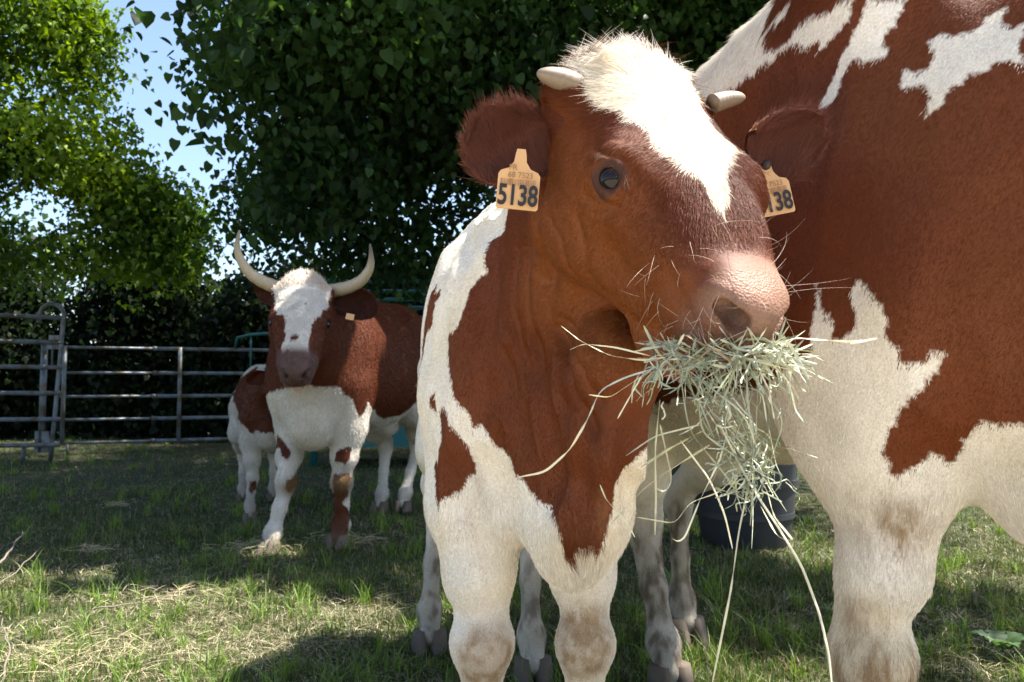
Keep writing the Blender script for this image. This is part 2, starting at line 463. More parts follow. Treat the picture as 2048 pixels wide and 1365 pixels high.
def make_body(name, prims, h, base, ears, coatf, glossf=None, smooth_it=2, disp=None):
    V, Q = mesh_field(prims, h)
    V = smooth_mesh(V, Q, smooth_it)
    Nn = vnormals(V, Q); c = V.mean(0)
    if ((V - c) * Nn).sum() < 0: Q = Q[:, ::-1]; Nn = -Nn
    V = V + Nn * (fbm(V, 8, 901) * .004)[:, None]
    if disp: V = V + Nn * disp(V)[:, None]
    nb = len(V); ins = np.zeros(nb)
    for (ev, eq, ei) in ears:
        Q = np.concatenate([Q, eq + len(V)]); V = np.concatenate([V, ev]); ins = np.concatenate([ins, ei * 1.0 + 1])
    Nn = vnormals(V, Q)
    col = coatf(V, Nn, ins)
    me = np_mesh(name, V - base, Q, M_coat)
    set_col(me, 'coat', col)
    g = me.attributes.new('gloss', 'FLOAT', 'POINT'); g.data.foreach_set('value', (glossf(V) if glossf else np.zeros(len(V))).astype(np.float32))
    o = link(name, me, None, Vector(base))
    return o, V, Q, Nn, ins
COAT = {'calf_body':[[[-0.007,1.185],[-0.017,1.171],[-0.038,1.158],[-0.061,1.152],[-0.076,1.129],[-0.078,1.109],[-0.069,1.096],[-0.094,1.076],[-0.107,1.057],[-0.116,1.025],[-0.132,0.999],[-0.143,0.978],[-0.142,0.95],[-0.135,0.914],[-0.131,0.874],[-0.115,0.857],[-0.102,0.848],[-0.093,0.826],[-0.077,0.829],[-0.064,0.816],[-0.053,0.796],[-0.036,0.782],[-0.029,0.756],[-0.012,0.74],[0.0,0.716],[0.018,0.705],[0.03,0.708],[0.034,0.699],[0.041,0.679],[0.044,0.633],[0.061,0.624],[0.067,0.649],[0.081,0.647],[0.093,0.653],[0.103,0.636],[0.109,0.659],[0.122,0.714],[0.138,0.76],[0.167,0.8],[0.197,0.83],[0.226,0.845],[0.337,0.904],[0.422,1.264],[0.268,1.506],[0.026,1.464],[-0.011,1.239]],[[-0.168,1.08],[-0.18,1.057],[-0.2,1.032],[-0.21,0.976],[-0.207,0.935],[-0.204,0.906],[-0.2,0.935],[-0.195,0.974],[-0.177,1.025],[-0.166,1.061]],[[-0.171,0.892],[-0.18,0.873],[-0.178,0.86],[-0.166,0.837],[-0.168,0.86],[-0.173,0.874]],[[-0.157,0.853],[-0.14,0.836],[-0.124,0.817],[-0.102,0.781],[-0.096,0.744],[-0.101,0.74],[-0.112,0.741],[-0.12,0.711],[-0.143,0.701],[-0.157,0.696],[-0.166,0.68],[-0.171,0.735],[-0.161,0.778],[-0.153,0.792],[-0.157,0.824],[-0.162,0.842]]],'calf_head':[[[-0.12,-0.181],[-0.102,-0.163],[-0.094,-0.15],[-0.097,-0.105],[-0.098,-0.079],[-0.09,-0.063],[-0.078,-0.037],[-0.066,-0.019],[-0.071,0.024],[-0.064,0.042],[-0.048,0.053],[-0.039,0.073],[-0.036,0.105],[-0.028,0.123],[-0.019,0.139],[-0.009,0.11],[0.012,0.067],[0.054,0.015],[0.065,0.001],[0.056,-0.02],[0.048,-0.033],[0.043,-0.049],[0.087,-0.13],[0.066,-0.164],[0.028,-0.185],[-0.004,-0.191],[-0.049,-0.196]]],'calf_nose':[[[-0.079,0.199],[-0.065,0.201],[-0.04,0.217],[0.017,0.211],[0.035,0.228],[0.03,0.266],[0.023,0.297],[-0.028,0.281],[-0.062,0.259],[-0.066,0.238],[-0.071,0.234]]],'big_white':[[[-0.473,1.608],[-0.483,1.636],[-0.368,1.528],[-0.34,1.557],[-0.304,1.592],[-0.261,1.599],[-0.267,1.578],[-0.321,1.587],[-0.345,1.57],[-0.329,1.535],[-0.298,1.523],[-0.26,1.529],[-0.224,1.535],[-0.194,1.531],[-0.185,1.548],[-0.152,1.536],[-0.164,1.507],[-0.187,1.489],[-0.217,1.474],[-0.207,1.495],[-0.229,1.494],[-0.261,1.505],[-0.291,1.516],[-0.299,1.508],[-0.322,1.515],[-0.343,1.511],[-0.372,1.513],[-0.401,1.502],[-0.471,1.542]],[[-0.127,1.53],[-0.145,1.511],[-0.159,1.48],[-0.168,1.452],[-0.183,1.435],[-0.198,1.415],[-0.216,1.391],[-0.222,1.364],[-0.21,1.368],[-0.189,1.385],[-0.178,1.408],[-0.155,1.424],[-0.142,1.429],[-0.132,1.414],[-0.122,1.429],[-0.114,1.457],[-0.093,1.485],[-0.068,1.519]],[[0.019,1.454],[0.014,1.43],[-0.013,1.425],[-0.031,1.437],[-0.05,1.425],[-0.044,1.407],[-0.051,1.385],[-0.07,1.379],[-0.08,1.391],[-0.09,1.367],[-0.071,1.364],[-0.052,1.361],[-0.045,1.339],[-0.055,1.324],[-0.053,1.3],[-0.04,1.305],[-0.025,1.333],[-0.002,1.359],[0.022,1.356],[0.041,1.368],[0.058,1.366],[0.069,1.343],[0.074,1.433],[0.056,1.422],[0.04,1.437],[0.048,1.46],[0.035,1.462]],[[-0.377,0.89],[-0.268,0.928],[-0.241,0.934],[-0.228,0.954],[-0.232,0.981],[-0.223,1.005],[-0.229,1.03],[-0.224,1.05],[-0.216,1.023],[-0.199,1.013],[-0.185,0.997],[-0.192,0.976],[-0.178,0.968],[-0.162,0.984],[-0.158,1.01],[-0.162,1.037],[-0.149,1.059],[-0.139,1.031],[-0.125,1.011],[-0.119,0.976],[-0.104,0.95],[-0.107,0.932],[-0.088,0.935],[-0.065,0.944],[-0.033,0.947],[-0.048,0.921],[-0.067,0.896],[-0.093,0.872],[-0.107,0.86],[-0.117,0.84],[-0.131,0.827],[-0.128,0.793],[-0.119,0.772],[-0.121,0.751],[-0.101,0.758],[-0.083,0.779],[-0.069,0.793],[-0.054,0.792],[-0.038,0.778],[-0.028,0.787],[-0.014,0.819],[-0.001,0.841],[0.018,0.838],[0.054,0.838],[0.102,0.846],[0.091,0.546],[-0.411,0.001],[-0.846,0.438],[-0.827,0.827],[-0.521,0.869]]],'horned_body':[[[0.156,1.65],[0.686,1.598],[0.691,0.883],[0.632,0.784],[0.496,0.695],[0.359,0.689],[0.295,0.759],[0.261,0.804],[0.226,0.723],[0.209,0.729],[0.186,0.806],[0.137,0.86],[0.072,0.874],[0.008,0.887],[-0.196,0.874],[-0.285,0.835],[-0.338,0.94],[-0.36,1.443]],[[-0.226,0.604],[-0.186,0.585],[-0.153,0.559],[-0.138,0.52],[-0.158,0.482],[-0.193,0.502],[-0.218,0.561]],[[0.096,0.521],[0.143,0.548],[0.17,0.534],[0.176,0.493],[0.144,0.467],[0.087,0.466]],[[0.098,0.398],[0.164,0.41],[0.169,0.298],[0.148,0.259],[0.137,0.247],[0.165,0.216],[0.177,0.094],[0.152,-0.014],[0.058,-0.004],[0.074,0.183],[0.086,0.304]],[[-0.162,0.379],[-0.118,0.413],[-0.106,0.355],[-0.142,0.309],[-0.159,0.339]],[[-0.15,0.206],[-0.095,0.22],[-0.072,0.15],[-0.077,-0.046],[-0.174,-0.046],[-0.176,0.122]]],'horned_head':[[[-0.259,-0.248],[-0.164,-0.188],[-0.138,-0.135],[-0.117,-0.021],[-0.097,0.04],[-0.073,0.056],[-0.055,0.126],[-0.057,0.186],[-0.07,0.224],[-0.067,0.261],[-0.046,0.248],[-0.034,0.23],[-0.019,0.262],[0.015,0.267],[0.05,0.281],[0.057,0.252],[0.05,0.205],[0.06,0.161],[0.066,0.109],[0.073,0.068],[0.098,0.045],[0.116,-0.034],[0.139,-0.121],[0.138,-0.435],[0.206,-0.219],[0.202,-0.32],[-0.233,-0.385]]],'horned_nose':[[[-0.08,0.297],[-0.032,0.324],[0.036,0.326],[0.068,0.315],[0.06,0.147],[0.031,0.164],[-0.1,0.115],[-0.121,0.079]]],'small_body':[[[-0.075,1.026],[-0.12,0.995],[-0.22,0.938],[-0.257,0.805],[-0.228,0.742],[-0.164,0.622],[-0.116,0.564],[-0.07,0.584],[0.023,0.575],[0.136,0.533],[0.201,0.45],[0.256,1.119],[-0.031,1.001],[-0.046,0.868],[-0.082,0.9]],[[-0.111,0.264],[-0.074,0.268],[-0.061,0.213],[-0.094,0.158],[-0.116,0.182]]]}
# ------------------------------------------------------------------ coat colours, in each animal's own axes
def plane(V, base, ang):
    return np.stack([(V - base) @ np.array([math.cos(R(ang)), math.sin(R(ang)), 0]), V[:, 2] - base[2]], 1)
def ragged(V, seed, a1=.008, a2=.003, s1=28, s2=110):
    """jagged, hairy patch edges"""
    return V + np.stack([noise(V, s1, seed + i) * a1 + noise(V * [1, 1, .35], s2, seed + 5 + i) * a2 for i in range(3)], 1)
def inany(p, polys):
    r = np.zeros(len(p), bool)
    for q in polys: r |= inpoly(p, q)
    return r
def mixc(a, b, t): t = np.asarray(t)[..., None]; return a * (1 - t) + b * t
DIRT = np.array([.24, .145, .062]); MUD = np.array([.10, .075, .05])
ORANGE = np.array([.170, .050, .012]); MAROON = np.array([.090, .023, .009]); PINK = np.array([.185, .102, .068])
def legdirt(V, col, base, z0, seed, amt=.9):
    t = sstep(z0, z0 - .22, V[:, 2] + .09 * fbm(V, 9, seed)) * (.6 + .4 * sstep(-.25, .45, fbm(V * [1, 1, .5], 38, seed + 9)))
    return mixc(col, MUD * 1.25, t * amt)
def spot(V, c, r): return np.exp(-(((V - np.array(c)) / np.array(r)) ** 2).sum(1))
def coat_calf(V, Nn, ins, base):
    W_ = ragged(V, 11); p = plane(W_, base, 0)
    brown = inany(p, COAT['calf_body'])
    q = (V - Oc) @ Hc; q2 = (ragged(V, 12, .006, .003) - Oc) @ Hc
    hr = np.linalg.norm(q + [0, .02, .1], axis=1); head = (hr < .31) & (q[:, 1] > -.26) & (V[:, 1] < 1.30); hf = sstep(.34, .24, hr)
    brown |= head
    tone = mixc(BROWN * 1.0, ORANGE, sstep(.02, -.16, q[:, 2]) * sstep(-.16, -.02, q[:, 1]) * hf * .9)
    tone = mixc(tone, MAROON, sstep(-.075, -.03, q[:, 2]) * hf * .85)
    tone = mixc(tone, ORANGE * 1.15, spot(q, EYE * [-WD * 1.09, 1.09, 1.09], (.05, .04, .05)) * .7)
    tone = mixc(tone, np.array([.16, .05, .022]), (1 - hf) * sstep(-.2, .4, fbm(V, 5, 3)) * .5)
    white = head & (((q2[:, 2] > -.16) & inany(q2[:, :2], COAT['calf_head'])) | ((q2[:, 1] < -.215) & (np.abs(q2[:, 0]) < .085) & (q2[:, 2] > -.14)))
    wh = np.repeat(WHITE[None], len(V), 0)
    wh = mixc(wh, WHITE * [.93, .86, .68], sstep(-.3, .5, fbm(V, 7, 5)) * .5)
    col = np.where((brown & ~white)[:, None], tone, wh)
    hornp = head & (np.abs(q[:, 0]) > .085) & (q[:, 1] < -.10) & (q[:, 2] > -.13) & (q[:, 2] < -.075)
    col = np.where((hornp & (q[:, 0] < 0))[:, None], MAROON, col)
    # muzzle
    lat, f, u = q.T
    mz = sstep(.182, .222, f + .012 * fbm(V, 30, 4) - .9 * np.maximum(np.abs(lat) - .045, 0) - .5 * np.maximum(-.11 - u, 0))
    skin = mixc(np.repeat(PINK[None], len(V), 0), np.array([.22, .12, .085]), sstep(-.3, .4, fbm(V, 60, 8)) * .6 + .35 * sstep(-.09, -.12, u))
    skin = mixc(skin, PINK * [.8, .6, .5], sstep(-.05, -.10, u))
    col = mixc(col, skin, mz * head)
    nos = np.zeros(len(V))
    for m in (-1, 1): nos += spot(q, np.array([m * .0325 - .011, .262, -.066]), (.014, .018, .014))
    col = mixc(col, np.array([.03, .015, .012]), np.clip(nos * 1.3, 0, .95))  # shade inside the nostrils put into the colour, so they look deeper
    # eye rim
    for m in (-1, 1):
        d = np.linalg.norm(q - EYE * [m * WD, 1, 1] * 1.09, axis=1)
        col = mixc(col, np.array([.05, .022, .014]), sstep(.0315, .027, d) * .92)
    # ears
    col = np.where((ins == 1)[:, None], np.array([.185, .068, .026]), col)  # outer side lightened in the colour so the ear rim looks lit
    col = np.where((ins == 2)[:, None], np.array([.125, .045, .032]), col)
    # knees, and dirt on the white legs
    low = (V[:, 2] < .75) & ~head
    for c in ((-.045, 1.36, .41), (.125, 1.35, .44)):
        col = mixc(col, DIRT, np.clip(2.2 * spot(V + .01 * fbm(V, 30, 2)[:, None], c, (.042, .07, .055)), 0, .9) * (.6 + .4 * sstep(-.4, .4, fbm(V, 60, 31))))
    col = mixc(col, DIRT * 1.6, low * sstep(0, .8, fbm(V * [1, 1, .2], 30, 17)) * .22)
    back = sstep(1.9, 2.1, V[:, 1])
    return mixc(col, legdirt(V, col, base, .50, 21), back * low)
def coat_big(V, base):
    W_ = ragged(V, 31, .010, .004); p = plane(W_, base, -30)
    white = inany(p, COAT['big_white']) | (V[:, 2] < .74) | inpoly(p, [(-.47, 1.53), (-.40, 1.50), (-.345, 1.505), (-.325, 1.545), (-.34, 1.575), (-.30, 1.62), (-.29, 1.8), (-.7, 1.8), (-.62, 1.56)])
    right = (V - base) @ np.array([.98, .2, 0]) > .12
    white = np.where(right & (V[:, 2] < .74), True, white)
    tone = mixc(np.repeat(BROWN[None] * 1.15, len(V), 0), BROWN * .8, sstep(-.3, .4, fbm(V, 4, 6)) * .6)
    tone = mixc(tone, ORANGE * .8, sstep(.1, .6, fbm(V, 3, 16)) * .5)
    wh = mixc(np.repeat(WHITE[None], len(V), 0), WHITE * [.90, .82, .60], sstep(-.2, .5, fbm(V, 5, 7)) * .6)
    col = np.where(white[:, None], wh, tone)
    for c, r_, a in (((.60, 1.26, .42), (.09, .10, .055), 1.5), ((.57, 1.25, .51), (.045, .09, .03), .9), ((.625, 1.24, .67), (.055, .09, .05), 1.0)):
        col = mixc(col, DIRT, np.clip(a * spot(V, c, r_), 0, .9) * (.35 + .65 * sstep(-.4, .4, fbm(V * [1, 1, .35], 60, 33))))
    # brisket, tan below
    col = mixc(col, DIRT * 1.3, sstep(.80, .68, V[:, 2]) * ((V[:, 0] > .80) & (V[:, 1] < 1.6) & (V[:, 2] > .5)) * .75)
    back = (V[:, 1] > 1.8) & (V[:, 2] < .7)
    return mixc(col, legdirt(V, col, base, .62, 41, 1.0), back * 1.0)
def coat_horned(V, base, ins=None):
    O, H = at(600, 612, 3.60), frame(12.6, 55, -1.5)
    p = plane(ragged(V, 51, .014, .004, 18, 70), base, 14)
    q = (V - O) @ H; q2 = (ragged(V, 52, .010, .004) - O) @ H
    head = (q[:, 1] > -.30) & (np.linalg.norm(q + [0, .0, .1], axis=1) < .44) & (V[:, 1] < 4.02) & (q[:, 2] > -.30)
    brown = inany(p, COAT['horned_body']) | head
    white = head & ((inany(q2[:, :2], COAT['horned_head']) & (q[:, 2] > -.16)) | ((q[:, 1] < -.19) & (np.abs(q[:, 0]) < .12)))
    spots = (np.linalg.norm(q2[:, :2] - [-.01, .175], axis=1) < .017)
    white &= ~spots; white &= ~((fbm(V, 34, 71) > .62) & (q[:, 1] < .1))
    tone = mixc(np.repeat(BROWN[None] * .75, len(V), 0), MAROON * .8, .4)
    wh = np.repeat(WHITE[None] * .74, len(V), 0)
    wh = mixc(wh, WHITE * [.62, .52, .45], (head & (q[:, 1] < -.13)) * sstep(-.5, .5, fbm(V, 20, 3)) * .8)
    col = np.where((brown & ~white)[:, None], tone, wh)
    mz = sstep(.20, .26, q[:, 1] + .25 * np.maximum(-q[:, 2] - .08, 0))
    col = mixc(col, np.array([.105, .060, .048]), mz * head)
    for m in (-1, 1):
        col = mixc(col, np.array([.012, .007, .006]), np.clip(1.5 * spot(q, (m * .040, .352, -.085), (.013, .02, .014)), 0, 1))  # nostril hollows darkened in the colour, as if shaded
        col = mixc(col, np.array([.012, .006, .005]), np.clip(1.6 * spot(q, EYE * [m * 1.06, 1, 1] * 1.33 + [m * .01, 0, .012], (.022, .026, .022)), 0, .95))
    col = mixc(col, np.array([.60, .42, .36]), sstep(-.150, -.172, q[:, 2]) * sstep(.16, .21, q[:, 1]) * head)
    for c in ((-1.185, 4.12, .34), (-.93, 4.12, .35)):
        col = mixc(col, DIRT * .6, np.clip(1.4 * spot(V, c, (.06, .1, .05)), 0, .85))
    if ins is not None: col = np.where((ins == 2)[:, None], MAROON * .5, np.where((ins == 1)[:, None], MAROON, col))
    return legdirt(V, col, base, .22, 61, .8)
def coat_small(V, base):
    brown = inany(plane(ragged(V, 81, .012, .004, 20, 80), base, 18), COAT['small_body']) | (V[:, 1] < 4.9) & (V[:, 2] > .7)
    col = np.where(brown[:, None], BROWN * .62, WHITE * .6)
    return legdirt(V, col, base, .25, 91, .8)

# ------------------------------------------------------------------ fur
CAMP = np.array([0, 0, CAM_H])
def fur(o, base, V, Q, Nn, ins, coatf, n, dirf, lenf, rad, wf=None, lift=.3, curl=.16, seed=5, zmin=.07):
    def wfun(fc):
        w_ = np.ones(len(fc)) if wf is None else wf(fc)
        fn = nrm(np.cross(V[Q[:, 2]] - V[Q[:, 0]], V[Q[:, 3]] - V[Q[:, 1]]))
        fac = (fn * nrm(CAMP - fc)).sum(1)
        return w_ * (.22 + .78 * sstep(-.35, .1, fac)) * (fc[:, 2] > zmin)
    f, W = scatter(V, Q, n, wfun, seed)
    P = lerpq(V, Q, f, W); Nr = nrm(lerpq(Nn, Q, f, W)); I = ins[Q[f]].max(1)
    g = np.random.default_rng(seed + 1)
    D = dirf(P, I); Ln = lenf(P, I) * np.exp(g.normal(0, .25, n))
    col = coatf(P - nrm(D) * (g.random((n, 1)) ** 2 * .008) * (P[:, 1:2] > .5), Nr, I) * np.exp(g.normal(0, .13, (n, 1)))
    lf = lift(P, I) if callable(lift) else lift
    ra = rad(P, I) if callable(rad) else np.full(n, rad)
    k = Ln > .0012
    return hair_curves('fur', P[k], Nr[k], D[k], Ln[k], ra[k], np.clip(col[k] * 1.12, 0, .95), M_hair, o, base, lf[k] if not np.isscalar(lf) else lf, 4, curl, seed)
# ================================================================== the big cow on the right
def horn(parent, base, pts, r0, n=10, tip=.88, side=1):
    pts = np.array(pts); t = np.linspace(0, 1, len(pts)); tt = np.linspace(0, 1, 28)
    P = np.stack([np.interp(tt, t, pts[:, a]) for a in range(3)], 1)
    for _ in range(6): P[1:-1] = (P[:-2] + 2 * P[1:-1] + P[2:]) / 4
    mb = MB(); mb.tube(P, r0 * ((1 - tt ** 1.6 * tip) if tip > .7 else np.sqrt(np.maximum(.01, 1 - tt ** 3.5)) * (1 - .25 * tt)) * (1 + .03 * np.sin(tt * 60) * (tt < .45)), n)
    ob = mb.build('horn', M_horn, parent, base=base); c = np.repeat(np.array([[.42, .33, .21] if tip > .7 else [.21, .155, .105]]), len(P) * n, 0)
    if tip > .7: c = mixc(c, np.array([.045, .038, .032]), np.repeat(sstep(.55, .97, tt), n) * (.8 if side > 0 else .35))
    set_col(ob.data, 'tint', c); return ob
def eyes(parent, base, O, H, s, wide):
    for m in (-1, 1):
        c = hw(EYE * [m * wide, 1, 1] * s, O, H); mb = MB(); r = .0191 * s
        V = []; F = []; n, k = 20, 14
        for i in range(k + 1):
            for j in range(n):
                a, b = math.pi * i / k, 2 * math.pi * j / n
                V.append(c + r * np.array([math.sin(a) * math.cos(b), math.sin(a) * math.sin(b), math.cos(a)]))
        for i in range(k):
            for j in range(n): F.append([i * n + j, (i + 1) * n + j, (i + 1) * n + (j + 1) % n, i * n + (j + 1) % n])
        mb.add(V, F); mb.build('eye', M_eye, parent, base=base)
def add_hooves(parent, base, M, feet, s=1.0):
    for f in feet:
        p = base + M @ np.array([f[0], f[1] + .04 * s, 0]); p[2] = -.004
        hoof(parent, base, p, M, s)
def big_cow():
    base = np.array([.80, 1.30, 0]); M = body_M(.2, -.98)
    B = [ell((0, -.15, 1.16), (.31, .42, .44), k=.08), ell((0, -.72, 1.12), (.37, .60, .43), k=.12), ell((0, -1.2, 1.22), (.31, .36, .38), k=.12),
         ell((.06, .16, .80), (.15, .2, .19), k=.10)]
    for m in (-1, 1):
        B += [cap((m * .15, -.05, 1.56), (m * .17, -1.25, 1.52), .14, .14, k=.14), ell((m * .215, -.06, 1.02), (.10, .20, .32), k=.08),
              cap((m * .1, -1.35, 1.35), (m * .08, -1.5, 1.25), .1, .08, k=.1)]
    Lf = ((-.18, -.06, .42), (-.17, -.06, .13))
    B += leg_fore((-.19, -.04, 1.0), (-.135, -.05, .74), (-.175, -.057, .44), (-.175, -.06, .13), 1, 1.17, 1.08)
    B += leg_fore((.22, -.02, 1.0), (.24, .02, .74), (.31, .12, .44), (.31, .12, .13), 1, 1.35, .95)
    B += leg_hind((-.17, -1.2, 1.05), (-.24, -1.0, .82), (-.175, -1.10, .47), (-.15, -1.02, .13), 1, 1.15)
    B += leg_hind((.17, -1.25, 1.05), (.24, -1.15, .82), (.10, -1.46, .47), (.085, -1.42, .13), 1, 1.15)
    B += [ell((-.02, -1.0, .72), (.1, .16, .08), k=.06)]
    B += chain([((0, -1.52, 1.5), .04), ((0, -1.62, 1.2), .025), ((0, -1.62, .8), .016), ((0, -1.6, .55), .03), ((0, -1.6, .4), .012)], k=.04)
    P = xf(B, base, M)
    H = frame(55, 50, 0); O = np.array([1.38, .62, 1.62])
    hb = hw((0, -.05, -.16), O, H)
    P += [cap(base + M @ np.array([0, -.1, 1.3]), hb, .24, .14, k=.12), cap(base + M @ np.array([0, .05, 1.0]), hw((0, 0, -.2), O, H), .2, .12, k=.12)]
    P += xf(head_prims(1.25, .0), O, H)
    ears = [ear_mesh(hw((-.10, -.12, -.12), O, H), hw((-.32, -.10, -.16), O, H), (0, -1, -.3), .2, .13),
            ear_mesh(hw((.10, -.12, -.12), O, H), hw((.32, -.10, -.16), O, H), (0, -1, -.3), .2, .13)]
    o, V, Q, Nn, ins = make_body('adult_cow', P, .008, base, ears, lambda V, Nn, ins: coat_big(V, base), disp=lambda V: -.010 * np.abs(noise((V + .04 * noise(V, 4, 955)[:, None]) * [1, 1, .2], 11, 956)) * sstep(.7, .9, V[:, 2]) + .008 * fbm(V, 3.2, 957))
    tag(o, 'huge brown and white cow whose flank and foreleg fill the right edge', 'cow')
    eyes(o, base, O, H, 1.25, 1)
    add_hooves(o, base, M, [(-.185, -.06), (.31, .12), (-.15, -1.02), (.085, -1.42)], 1.15)
    for m in (-1, 1):
        horn(o, base, [hw(p, O, H) for p in ((m * .11, -.17, -.08), (m * .2, -.19, -.06), (m * .28, -.2, .0), (m * .31, -.25, .1))], .032)
    return o, V, Q, Nn, ins, base
def horned_cow():
    base = np.array([-1.08, 4.2, 0]); M = body_M(-.22, -.97)
    B = [ell((0, -.12, 1.00), (.28, .36, .42), k=.08), ell((0, -.62, .97), (.35, .55, .38), k=.12), ell((0, -1.15, 1.06), (.27, .34, .34), k=.12),
         cap((0, -.1, 1.36), (0, -1.3, 1.34), .07, .09, k=.14), ell((.02, .10, .72), (.14, .16, .19), k=.08)]
    for m in (-1, 1):
        B += [ell((m * .20, -.04, .93), (.09, .18, .28), k=.08), cap((m * .17, -1.0, 1.28), (m * .08, -1.42, 1.15), .08, .07, k=.12)]
    B += leg_fore((-.17, .0, .88), (-.16, -.02, .64), (-.12, .12, .37), (-.15, .20, .10), 1, 1.05)
    B += leg_fore((.17, .0, .88), (.17, -.02, .64), (.15, .0, .36), (.145, .0, .12), 1, 1.1)
    B += leg_hind((-.15, -1.1, .95), (-.2, -.98, .72), (-.10, -1.22, .44), (-.08, -1.12, .12), 1, 1.0)
    B += leg_hind((.15, -1.15, .95), (.2, -1.03, .72), (.10, -1.32, .44), (.07, -1.18, .12), 1, 1.0)
    B += [ell((0, -.95, .62), (.10, .14, .09), k=.06)]
    B += chain([((0, -1.45, 1.3), .035), ((0, -1.52, 1.0), .022), ((0, -1.52, .7), .016), ((0, -1.5, .5), .03), ((0, -1.5, .35), .01)], k=.04)
    P = xf(B, base, M)
    H, O = frame(12.6, 55, -1.5), at(600, 612, 3.60); s = 1.33
    P += [cap(base + M @ np.array([0, -.15, 1.12]), hw((0, -.06, -.16), O, H), .24, .14, k=.12), cap(base + M @ np.array([0, .05, .9]), hw((0, .02, -.2), O, H), .20, .11, k=.12)]
    P += xf(head_prims(s, .020, 1.06, .97), O, H)
    P += chain([(hw((0, .02, -.24), O, H), .05), (base + M @ np.array([0, .2, .85]), .05), (base + M @ np.array([.0, .2, .65]), .05)], k=.06)
    ears = [ear_mesh(at(662, 602, 3.86), at(758, 606, 3.84), (.1, -1, -.15), .25, .165, droop=.10),
            ear_mesh(at(560, 602, 3.88), at(506, 572, 3.95), (-.75, -.65, -.2), .20, .13, droop=.0)]
    o, V, Q, Nn, ins = make_body('horned_cow', P, .009, base, ears, lambda V, Nn, ins: coat_horned(V, base, ins))
    tag(o, 'brown and white cow with long upturned horns facing the camera by the pen', 'cow')
    eyes(o, base, O, H, s, 1.06)
    add_hooves(o, base, M, [(-.15, .20), (.145, .0), (-.08, -1.12), (.07, -1.18)], 1.05)
    horn(o, base, [at(562, 578, 3.86), at(528, 566, 3.84), at(498, 548, 3.82), at(477, 515, 3.80), at(473, 488, 3.78), at(479, 461, 3.76)], .036, side=-1)
    horn(o, base, [at(660, 583, 3.86), at(695, 577, 3.84), at(724, 563, 3.82), at(741, 537, 3.80), at(743, 515, 3.78), at(740, 488, 3.76)], .036)
    return o, V, Q, Nn, ins, base
def small_calf():
    base = np.array([-1.63, 5.05, 0]); M = body_M(.39, -.92)
    B = [ell((0, -.1, .74), (.17, .24, .25), k=.06), ell((0, -.45, .74), (.205, .36, .24), k=.08), ell((0, -.80, .78), (.18, .24, .22), k=.08),
         cap((0, -.08, .95), (0, -.9, .96), .05, .06, k=.1), ell((0, .06, .58), (.09, .1, .13), k=.06)]
    B += leg_fore((-.11, .0, .66), (-.11, -.01, .50), (-.10, .02, .28), (-.115, .04, .09), .8, .72)
    B += leg_fore((.11, .0, .66), (.11, -.01, .50), (.10, -.06, .28), (.10, -.1, .09), .8, .72)
    B += leg_hind((-.10, -.80, .68), (-.13, -.70, .52), (-.11, -.92, .34), (-.11, -.86, .09), .8, .7)
    B += leg_hind((.10, -.80, .68), (.13, -.70, .52), (.11, -.88, .34), (.11, -.80, .09), .8, .7)
    B += chain([((0, -1.02, .9), .025), ((0, -1.07, .6), .015), ((0, -1.06, .4), .01)], k=.03)
    P = xf(B, base, M)
    H = frame(40, 40, 0); O = np.array([-1.42, 4.72, .95])
    P += [cap(base + M @ np.array([0, -.05, .82]), hw((0, -.06, -.12), O, H), .13, .085, k=.08)]
    P += xf(head_prims(.82), O, H)
    ears = [ear_mesh(hw((m * .07, -.08, -.08), O, H), hw((m * .22, -.08, -.11), O, H), (0, -1, -.3), .14, .09) for m in (-1, 1)]
    o, V, Q, Nn, ins = make_body('small_calf', P, .009, base, ears, lambda V, Nn, ins: coat_small(V, base))
    tag(o, 'small brown and white calf half hidden behind the horned cow', 'calf')
    eyes(o, base, O, H, .82, 1)
    add_hooves(o, base, M, [(-.115, .04), (.10, -.1), (-.11, -.86), (.11, -.80)], .75)
    return o, V, Q, Nn, ins, base
